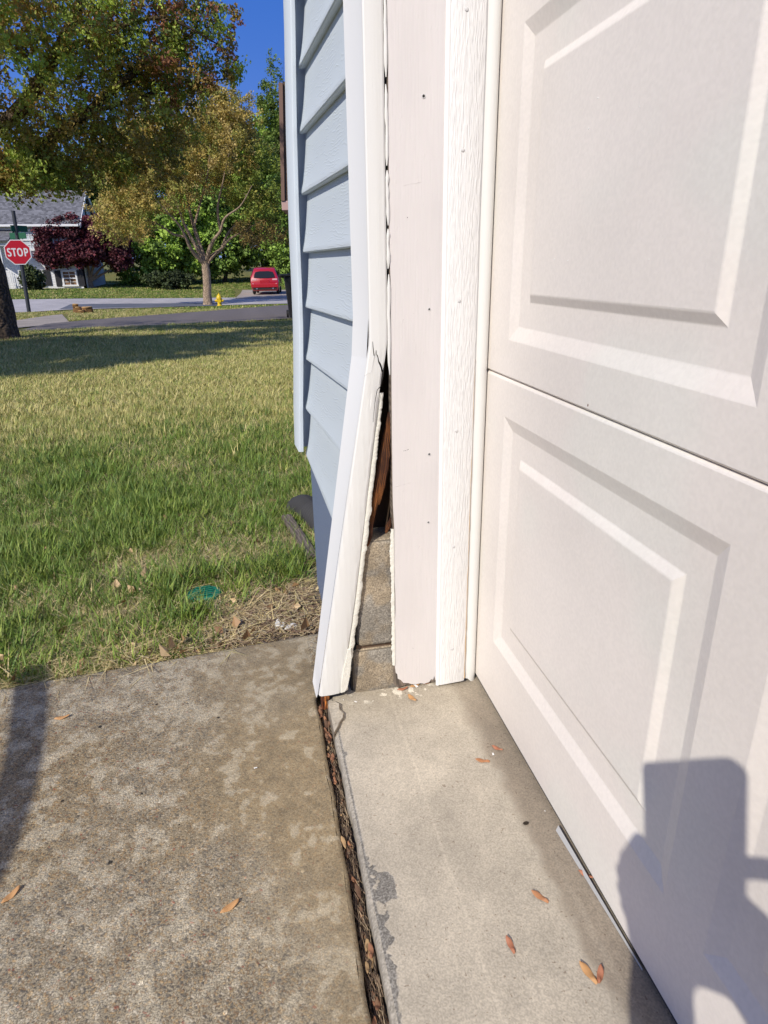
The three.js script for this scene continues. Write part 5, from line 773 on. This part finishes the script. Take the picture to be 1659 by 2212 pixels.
// ------------------------------------------------------------------ small things on the ground
{
  srand(500);
  // green valve box lid sunk in the lawn
  const lidC = onY(440, 1281, -0.005), lg = thing('valve_box', 'green plastic oval valve box lid sunk in the lawn', 'valve box', [lidC.x, lidC.y - 0.006, lidC.z], 0.1), lm = lin(0.012, 0.17, 0.10, { roughness: 0.45 });
  const lid = new THREE.LatheGeometry([[0, 0.012], [0.03, 0.011], [0.036, 0.0125], [0.041, 0.011], [0.046, 0.006], [0.0475, -0.03]].map(p => new THREE.Vector2(p[0], p[1])), 28); lid.scale(1.0, 0.8, 0.78); lid.rotateX(0.03); obj('lid', lid, lm, lg);
  for (let k = -2; k <= 2; k++) obj('rib', box(0.05 - 0.006 * Math.abs(k), 0.003, 0.004, 0, 0.0125, k * 0.011, 0.001), lm, lg);
  // corrugated drain pipe: from behind the corner out into the grass
  const pp = [V(0.225, 0.0, -1.7), V(0.19, 0.004, -1.87), V(0.158, 0.004, -2.0), V(0.135, -0.002, -2.08), V(0.1, -0.04, -2.13)];
  const pc = new THREE.CatmullRomCurve3(pp).getPoints(420); const pipe = thing('drain_pipe', 'black corrugated drain pipe half buried in grass behind the corner', 'pipe');
  obj('hose', tube(pc, pc.map((_, i) => { const t = i / 420; return mix(0.04, 0.026, sst(t, 0.85, 1)) * (1 + 0.1 * Math.sin(i * 0.5)); }), 18), M.rubber, pipe);
  // timber edging
  const ea = onY(622, 1120, 0), eb = onY(672, 1196, 0), el = ea.distanceTo(eb) + 0.05, ed = box(0.035, 0.05, el, 0, -0.018, 0, 0.006); ed.rotateY(Math.atan2(eb.x - ea.x, eb.z - ea.z)); ed.translate((ea.x + eb.x) / 2, 0.0, (ea.z + eb.z) / 2);
  tag(obj('timber_edging', ed, M.greyWood), 'weathered grey timber edging beside the drain pipe', 'edging');
  // crumbs of white stone
  const stoneM = lin(0.62, 0.6, 0.56, { roughness: 0.95 });
  for (let i = 0; i < 16; i++) { const c = onY(rr(596, 640), rr(1325, 1352), 0.0), r = rr(0.003, 0.0085), g = new THREE.IcosahedronGeometry(r, 1), p = g.attributes.position; const j = V(rr(0.7, 1.2), rr(0.6, 0.9), rr(0.7, 1.2)); for (let k = 0; k < p.count; k++) { const f = 0.8 + 0.4 * noise(p.getX(k) * 400 + i, p.getZ(k) * 400 + p.getY(k) * 300); p.setXYZ(k, p.getX(k) * f * j.x, p.getY(k) * f * j.y, p.getZ(k) * f * j.z); } g.computeVertexNormals(); const m = obj('white_stone', g, stoneM); m.position.set(c.x, yG(c.x, c.z) + 0.016 + r * 0.3, c.z); tag(m, 'small white stone crumb on the bare soil by the driveway', 'stone', 'white stone crumbs on the soil'); }
  // maple seeds: a nut with one papery wing
  const seedM = [lin(0.42, 0.19, 0.085, { roughness: 0.65 }), lin(0.38, 0.15, 0.08, { roughness: 0.65 }), lin(0.50, 0.27, 0.11, { roughness: 0.65 })];
  function seedGeo(len, s) { srand(s); const rows = [], n = 12; for (const [k, th] of [[-1, 0], [-0.5, 0.0007], [0, 0.0011], [0.5, 0.0008], [1, 0.0]]) { const r = []; for (let i = 0; i <= n; i++) { const t = i / n, w = len * (0.02 + 0.15 * Math.pow(Math.max(0, Math.sin(Math.PI * Math.pow(0.04 + 0.96 * t, 1.15))), 0.62)) * (i === n ? 0.2 : 1); const nut = t < 0.3 ? 0.0014 * Math.sin(Math.PI * t / 0.3) * (1 - k * k) : 0; r.push(V(t * len, th + nut + 0.0035 * t * t + 0.0008 * Math.sin(t * 9 + k), k * w + 0.05 * len * Math.sin(t * 2.2))); } rows.push(r); } return sheet(rows, p => [p.x, p.z]); }
  const SG = [seedGeo(0.024, 1), seedGeo(0.021, 2), seedGeo(0.027, 3)];
  const seeds = [[1063, 1611, 0, -0.9, 'maple seed with dark nut on the garage floor by the stain edge', 1], [1058, 1645, 0, 2.9, 'maple seed lying across beside a white flake on the garage floor', 0], [1185, 1949, 0, 2.35, 'single maple seed in the middle of the garage floor near the door', 0], [1112, 2060, 0, 1.75, 'broad maple seed with pale tip on the garage floor', 1], [1290, 2125, 0, 1.95, 'left half of a paired maple seed on the garage floor', 2], [1293, 2125, 0, 1.0, 'right half of a paired maple seed on the garage floor', 1], [882, 1500, 0, -1.2, 'orange maple seed just below the pink jamb foot', 2], [475, 1972, 1, 0.5, 'pale maple seed on the driveway aggregate', 2], [117, 1553, 1, 0.1, 'small maple seed on the driveway near the lawn edge', 2], [2, 1952, 1, 0.9, 'maple seed on the driveway cut by the picture edge', 2], [1250, 1880, 0, -0.9, 'maple seed tucked against the metal edge strip of the door', 1], [858, 1490, 0, 0.0, 'flat maple seed beside the concrete block foot', 1], [915, 1478, 0, 0.5, 'maple seed leaning on the jamb foot', 0], [885, 1484, 0, 0.35, 'maple seed lying along the jamb foot', 2], [728, 1530, 0, -1.4, 'maple seed in the crack of the broken slab corner', 1]];
  for (const [px, py, d, turn, label, k] of seeds) { const p = onY(px, py, d ? -0.006 : 0.001); const m = obj('maple_seed', SG[k], seedM[k]); m.position.copy(p); m.rotation.y = turn; tag(m, label, 'maple seed', 'fallen maple seeds'); }
  // paint flakes
  const flM = lin(0.85, 0.84, 0.81, { roughness: 0.7 });
  const flakes = [[898, 1482, 16, 0.006, 'curled white paint flake at the foot of the jamb'], [915, 1474, 22, 0.012, 'large peeled paint flake leaning on the jamb foot'], [1065, 1629, 9, 0.001, 'white flake between two maple seeds'], [552, 1659, 8, -0.005, 'white chip on the driveway'], [768, 1516, 9, 0.001, 'white paint chip near the broken slab corner'], [742, 1512, 5, 0.001, 'tiny white paint chip beside the trim foot'], [1177, 1752, 4, 0.001, 'tiny white speck on the stained floor band']];
  for (const [px, py, w, y, label] of flakes) { const p = onY(px, py, Math.max(y, -0.006) > 0.004 ? 0.0015 : y), s = w / 1000 * 0.62; const rows = []; for (let j = 0; j <= 4; j++) { const r = []; for (let i = 0; i <= 5; i++) r.push(V((i / 5 - 0.5) * s * (1 + 0.25 * (noise(j * 1.7, px) - 0.5)), 0.0005 + (y > 0.004 ? 0.35 * s * (i / 5) ** 2 : 0.05 * s * Math.sin(i)), (j / 4 - 0.5) * s * 0.5 * (1 + 0.5 * (noise(i * 1.3, py) - 0.5)))); rows.push(r); } const m = obj('paint_flake', sheet(rows), flM); m.position.copy(p); m.rotation.y = rr(0, 3); tag(m, label, 'paint flake', 'flakes of white paint'); }
  // bare beetle-brown crumb on the floor
  { const g = new THREE.IcosahedronGeometry(0.003, 1); g.scale(1.5, 0.7, 0.9); const m = obj('bark_crumb', g, M.bark); const p = onY(1136, 1778, 0.002); m.position.copy(p); tag(m, 'small dark bark crumb on the stained floor band', 'debris'); }
  // broken corner of the floor slab
  { const out = [[0.0925, -1.008], [0.101, -1.004], [0.108, -0.992], [0.106, -0.976], [0.112, -0.966], [0.109, -0.952], [0.103, -0.945], [0.097, -0.93], [0.0895, -0.918], [0.0895, -0.96], [0.0885, -0.99]];
    const g = poly(out.map(([x, z]) => [x, -z]), 0.05, 0.0015); g.rotateX(-Math.PI / 2); g.translate(-0.001, -0.0455, 0); const p = g.attributes.position; for (let i = 0; i < p.count; i++) if (p.getY(i) > 0) p.setY(i, p.getY(i) + 0.004 * (noise(p.getX(i) * 200, p.getZ(i) * 200) - 0.3)); g.computeVertexNormals();
    tag(obj('slab_fragment', g, M.slab), 'broken off corner piece of the garage slab under the trim', 'concrete piece');
    const cr = [[727, 1502], [731, 1512], [728, 1524], [733, 1536], [735, 1546], [730, 1552]].map(([a, b]) => onY(a, b, 0.0009)); const cg = tube(cr, [0.0022, 0.0026, 0.002, 0.0028, 0.0022, 0.0012], 5); cg.scale(1, 0.25, 1); cg.translate(0, 0.0007, 0); }
  // litter in the joint: seeds, twigs, rootlets
  srand(600); const tw = [], tg = new THREE.CylinderGeometry(0.0007, 0.0005, 0.03, 4); tg.rotateZ(Math.PI / 2); const tc = palette([[.24, .17, .11], [.16, .11, .07], [.34, .26, .17], [.12, .08, .055]]);
  for (let i = 0; i < 3600; i++) { const z = rr(-1.02, -0.2); tw.push({ p: V(rr(0.0705, 0.0865), -0.034 + 0.016 * rnd(), z), s: V(rr(0.25, 0.8), rr(0.5, 1.2), rr(0.5, 1.2)), c: jitter(pick(tc), 0.4), e: new THREE.Euler(0, 1.57 + gauss() * 0.55, gauss() * 0.35) }); }
  tag(instances('joint_litter', tg, new THREE.MeshStandardMaterial({ roughness: 0.9 }), tw), 'tangle of twigs and rootlets packed in the slab joint', 'litter');
  const ls = [], lc = palette([[.32, .15, .075], [.24, .11, .06], [.40, .26, .13], [.17, .09, .05]]);
  for (let i = 0; i < 85; i++) { const z = rr(-1.0, -0.25); ls.push({ p: V(rr(0.073, 0.084), -0.028 + 0.014 * rnd(), z), s: rr(0.5, 0.95), c: jitter(pick(lc), 0.35), e: new THREE.Euler(gauss() * 0.5, 1.57 + gauss() * 0.35 + (rnd() < 0.5 ? 3.14 : 0), gauss() * 0.3) }); }
  tag(instances('seed_litter', SG[0], new THREE.MeshStandardMaterial({ roughness: 0.8, side: THREE.DoubleSide }), ls), 'brown maple seeds wedged in the slab joint', 'litter');
}
// ------------------------------------------------------------------ the photographer, behind the camera: only the shadow reaches the picture
console.log('photographer');
{
  const C = V(0, EYE, 0), K = (u, v, w) => C.clone().addScaledVector(camRight, u).addScaledVector(camUp, v).addScaledVector(camFwd, w);
  // phone: lens in its top right corner
  const ph = thing('phone', 'dark phone in a case held up to take the picture', 'phone'); const pm = lin(0.02, 0.02, 0.023, { roughness: 0.3 });
  const rs = new THREE.Shape(), pw = 0.0505, phh = 0.089, cr = 0.015; rs.moveTo(-pw + cr, -phh); rs.lineTo(pw - cr, -phh); rs.absarc(pw - cr, -phh + cr, cr, -1.5708, 0); rs.lineTo(pw, phh - cr); rs.absarc(pw - cr, phh - cr, cr, 0, 1.5708); rs.lineTo(-pw + cr * 0.4, phh); rs.absarc(-pw + cr * 0.4, phh - cr * 0.4, cr * 0.4, 1.5708, 3.14159); rs.lineTo(-pw, -phh + cr); rs.absarc(-pw + cr, -phh + cr, cr, 3.14159, 4.71239); const pg = new THREE.ExtrudeGeometry(rs, { depth: 0.008, bevelEnabled: true, bevelSize: 0.0015, bevelThickness: 0.0015, bevelSegments: 2, curveSegments: 8 }); pg.translate(0, 0, -0.004); pg.applyMatrix4(M4().makeBasis(camRight, camUp, camFwd.clone().negate()).setPosition(K(-0.0335, 0.025 - 0.089, -0.0125))); obj('body', pg, pm, ph);
  const sgm = box(0.094, 0.168, 0.0008, 0, 0, 0); sgm.applyMatrix4(M4().makeBasis(camRight, camUp, camFwd.clone().negate()).setPosition(K(-0.0335, 0.025 - 0.089, -0.0189))); obj('screen', sgm, lin(0.03, 0.035, 0.04, { roughness: 0.1 }), ph);
  // body as joints with radii
  const J = []; const cap = (a, b, ra, rb, c) => J.push([a, b, ra, rb, c]);
  const skin = [0.42, 0.24, 0.16], shirt = [0.06, 0.09, 0.16], jeans = [0.05, 0.07, 0.13], shoe = [0.03, 0.03, 0.03];
  const hip = V(-0.22, 0.42, 0.78), chest = V(-0.16, 0.86, 0.62), neck = V(-0.12, 1.02, 0.55), head = V(-0.09, 1.14, 0.5);
  cap(hip, chest, 0.15, 0.16, shirt); cap(chest.clone().add(V(-0.14, 0.06, 0.0)), chest.clone().add(V(0.16, 0.06, 0.03)), 0.075, 0.075, shirt); cap(chest, neck, 0.1, 0.055, shirt); cap(neck, head, 0.055, 0.09, skin); cap(head, head.clone().add(V(0.0, 0.035, -0.012)), 0.098, 0.092, skin); cap(head.clone().add(V(0.012, -0.015, -0.1)), head.clone().add(V(0.014, -0.03, -0.112)), 0.012, 0.014, skin);
  for (const s of [-1, 1]) { const h = hip.clone().add(V(0.1 * s, -0.02, 0)), k = V(-0.2 + 0.17 * s, s < 0 ? 0.5 : 0.12, s < 0 ? 0.38 : 0.48), a = V(-0.2 + 0.17 * s, s < 0 ? 0.08 : 0.07, s < 0 ? 0.52 : 0.92); cap(h, k, 0.095, 0.065, jeans); cap(k, a, 0.06, 0.04, jeans); cap(a.clone().add(V(0, -0.02, 0.03)), a.clone().add(V(0.01 * s, -0.035, s < 0 ? -0.16 : 0.1)), 0.042, 0.036, shoe); }
  // left arm: wrist below the phone's left corner, right arm from the side
  const wl = K(-0.075, -0.225, -0.03), er = V(0.24, 0.42, 0.42), wr = K(0.046, -0.195, -0.04), elb = V(-0.25, 0.46, 0.34);
  cap(chest.clone().add(V(-0.16, 0.05, 0)), elb, 0.058, 0.046, shirt); cap(elb, wl, 0.043, 0.029, skin); cap(chest.clone().add(V(0.18, 0.05, 0.03)), er, 0.058, 0.046, shirt); cap(er, wr, 0.043, 0.028, skin);
  const pl = K(-0.08, -0.15, -0.032), pr = K(-0.004, -0.13, -0.032); cap(wl, pl, 0.031, 0.04, skin); cap(K(-0.085, -0.12, -0.034), K(-0.03, -0.15, -0.036), 0.034, 0.032, skin); cap(K(-0.04, -0.12, -0.036), K(-0.016, -0.122, -0.036), 0.034, 0.034, skin); cap(K(-0.06, -0.145, -0.032), K(-0.108, -0.12, -0.03), 0.022, 0.019, skin);
  cap(wr, pr, 0.031, 0.036, skin);
  // fingers of the left hand close round the case, thumb along its edge
  for (const [u0, v0, u1, v1, u2, v2] of [[-0.1, -0.095, -0.113, -0.082, -0.09, -0.064], [-0.106, -0.115, -0.119, -0.098, -0.095, -0.083], [-0.104, -0.135, -0.118, -0.118, -0.096, -0.103], [-0.098, -0.155, -0.113, -0.138, -0.093, -0.122]]) { cap(K(u0, v0, -0.03), K(u1, v1, -0.02), 0.011, 0.0105, skin); cap(K(u1, v1, -0.02), K(u2, v2, 0.0 - 0.004), 0.0105, 0.0085, skin); }
  cap(K(-0.094, -0.105, -0.026), K(-0.088, -0.078, -0.022), 0.017, 0.013, skin);
  cap(K(-0.07, -0.14, -0.04), K(-0.052, -0.105, -0.038), 0.012, 0.01, skin); cap(K(-0.052, -0.105, -0.038), K(-0.045, -0.08, -0.03), 0.01, 0.008, skin);
  // right hand supports the case from below; its forefinger reaches out to the side
  for (const [u0, v0, u1, v1, u2, v2, r] of [[-0.012, -0.09, 0.0, -0.06, 0.11, -0.053, 0.0105], [0.02, -0.105, 0.0, -0.09, -0.012, -0.08, 0.0095], [0.012, -0.12, -0.01, -0.105, -0.022, -0.095, 0.009]]) { cap(K(u0, v0, -0.034), K(u1, v1, -0.036), r, r * 0.92, skin); cap(K(u1, v1, -0.036), K(u2, v2, -0.03), r * 0.92, r * 0.8, skin); }
  cap(K(-0.02, -0.12, -0.034), K(-0.035, -0.085, -0.034), 0.012, 0.009, skin);
  const sdf = p => { let d = 1e3, best = null, bd = 1e3; for (const [a, b, ra, rb, c] of J) { const abx = b.x - a.x, aby = b.y - a.y, abz = b.z - a.z, t = clamp(((p.x - a.x) * abx + (p.y - a.y) * aby + (p.z - a.z) * abz) / (abx * abx + aby * aby + abz * abz + 1e-12)); const q = Math.hypot(p.x - a.x - abx * t, p.y - a.y - aby * t, p.z - a.z - abz * t) - mix(ra, rb, t); const k = Math.min(0.03, 0.55 * Math.min(ra, rb)); if (q < bd) { bd = q; best = c; } const h = Math.max(0, k - Math.abs(d - q)) / k; d = Math.min(d, q) - h * h * k * 0.25; } return [d, best]; };
  function march(cx, cy, cz, half, n, keep) {
    const mc = new MarchingCubes(n, M.skirt, false, false, 200000); mc.isolation = 0; const v = V(0, 0, 0);
    for (let k = 0; k < n; k++) for (let j = 0; j < n; j++) for (let i = 0; i < n; i++) { v.set(cx + (i - n / 2) / (n / 2) * half, cy + (j - n / 2) / (n / 2) * half, cz + (k - n / 2) / (n / 2) * half); let d = -sdf(v)[0]; if (!keep(v)) d = -0.05; mc.field[k * n * n + j * n + i] = d / half; }
    mc.update(); const cnt = mc.count, P = [], N = [], Cc = [];
    for (let i = 0; i < cnt; i++) { const x = cx + mc.positionArray[i * 3] * half, y = cy + mc.positionArray[i * 3 + 1] * half, z = cz + mc.positionArray[i * 3 + 2] * half; P.push(x, y, z); N.push(mc.normalArray[i * 3], mc.normalArray[i * 3 + 1], mc.normalArray[i * 3 + 2]); const c = sdf(V(x, y, z))[1]; Cc.push(...c); }
    const g = new THREE.BufferGeometry(); g.setAttribute('position', new THREE.Float32BufferAttribute(P, 3)); g.setAttribute('color', new THREE.Float32BufferAttribute(Cc, 3)); g.computeVertexNormals(); return g;
  }
  const hc = K(-0.02, -0.12, -0.03), HH = 0.16, inHand = v => Math.abs(v.x - hc.x) < HH * 0.96 && Math.abs(v.y - hc.y) < HH * 0.96 && Math.abs(v.z - hc.z) < HH * 0.96;
  const hands = march(hc.x, hc.y, hc.z, HH, 84, () => true), bodyG = march(-0.05, 0.62, 0.46, 0.72, 96, v => !(Math.abs(v.x - hc.x) < HH * 0.9 && Math.abs(v.y - hc.y) < HH * 0.9 && Math.abs(v.z - hc.z) < HH * 0.9));
  const per = thing('person', 'person crouching in dark shirt and jeans holding up a phone', 'person');
  const bm = mergeGeometries([hands, bodyG]); obj('body', bm, new THREE.MeshStandardMaterial({ vertexColors: true, roughness: 0.8 }), per);
  const hair = new THREE.SphereGeometry(0.107, 20, 14, 0, 6.3, 0, 1.75); hair.rotateX(0.5); hair.translate(head.x, head.y + 0.045, head.z + 0.012); obj('hair', hair, lin(0.03, 0.02, 0.014), per);
}
// ------------------------------------------------------------------ added rail, out of view, shaped to cast the shadow across the driveway corner
{
  const hm = lin(0.03, 0.03, 0.033, { roughness: 0.5 }), H = 0.86, sh = 1 / 0.63, off = y => V(-L.x / -L.y * y, 0, -L.z / -L.y * y);
  const r = thing('shadow_rail', 'added unseen black rail that casts the shadow on the driveway corner', 'shadow_rail');
  const path = [[60, 1452], [58, 1490], [52, 1560], [44, 1620], [26, 1700], [-2, 1790], [-40, 1880], [-90, 1980]].map(([px, py], i) => { const g = onY(px, py, -0.007), h = H; return V(g.x - L.x / 0.63 * (h / 1) * 1, h, g.z - L.z / 0.63 * h); });
  const c = new THREE.CatmullRomCurve3(path).getPoints(60); obj('rail', tube(c, c.map(() => 0.023), 14), hm, r);
  const e = path[path.length - 1], e2 = V(e.x - 0.05, H, e.z + 0.9); obj('rail', tube([e, e2], [0.023, 0.023], 14), hm, r);
  for (const p of [e, e2]) obj('post', cyl(0.02, 0.02, H, 12, p.x, H / 2 - 0.01, p.z), hm, r);
}
renderer.render(scene, camera);
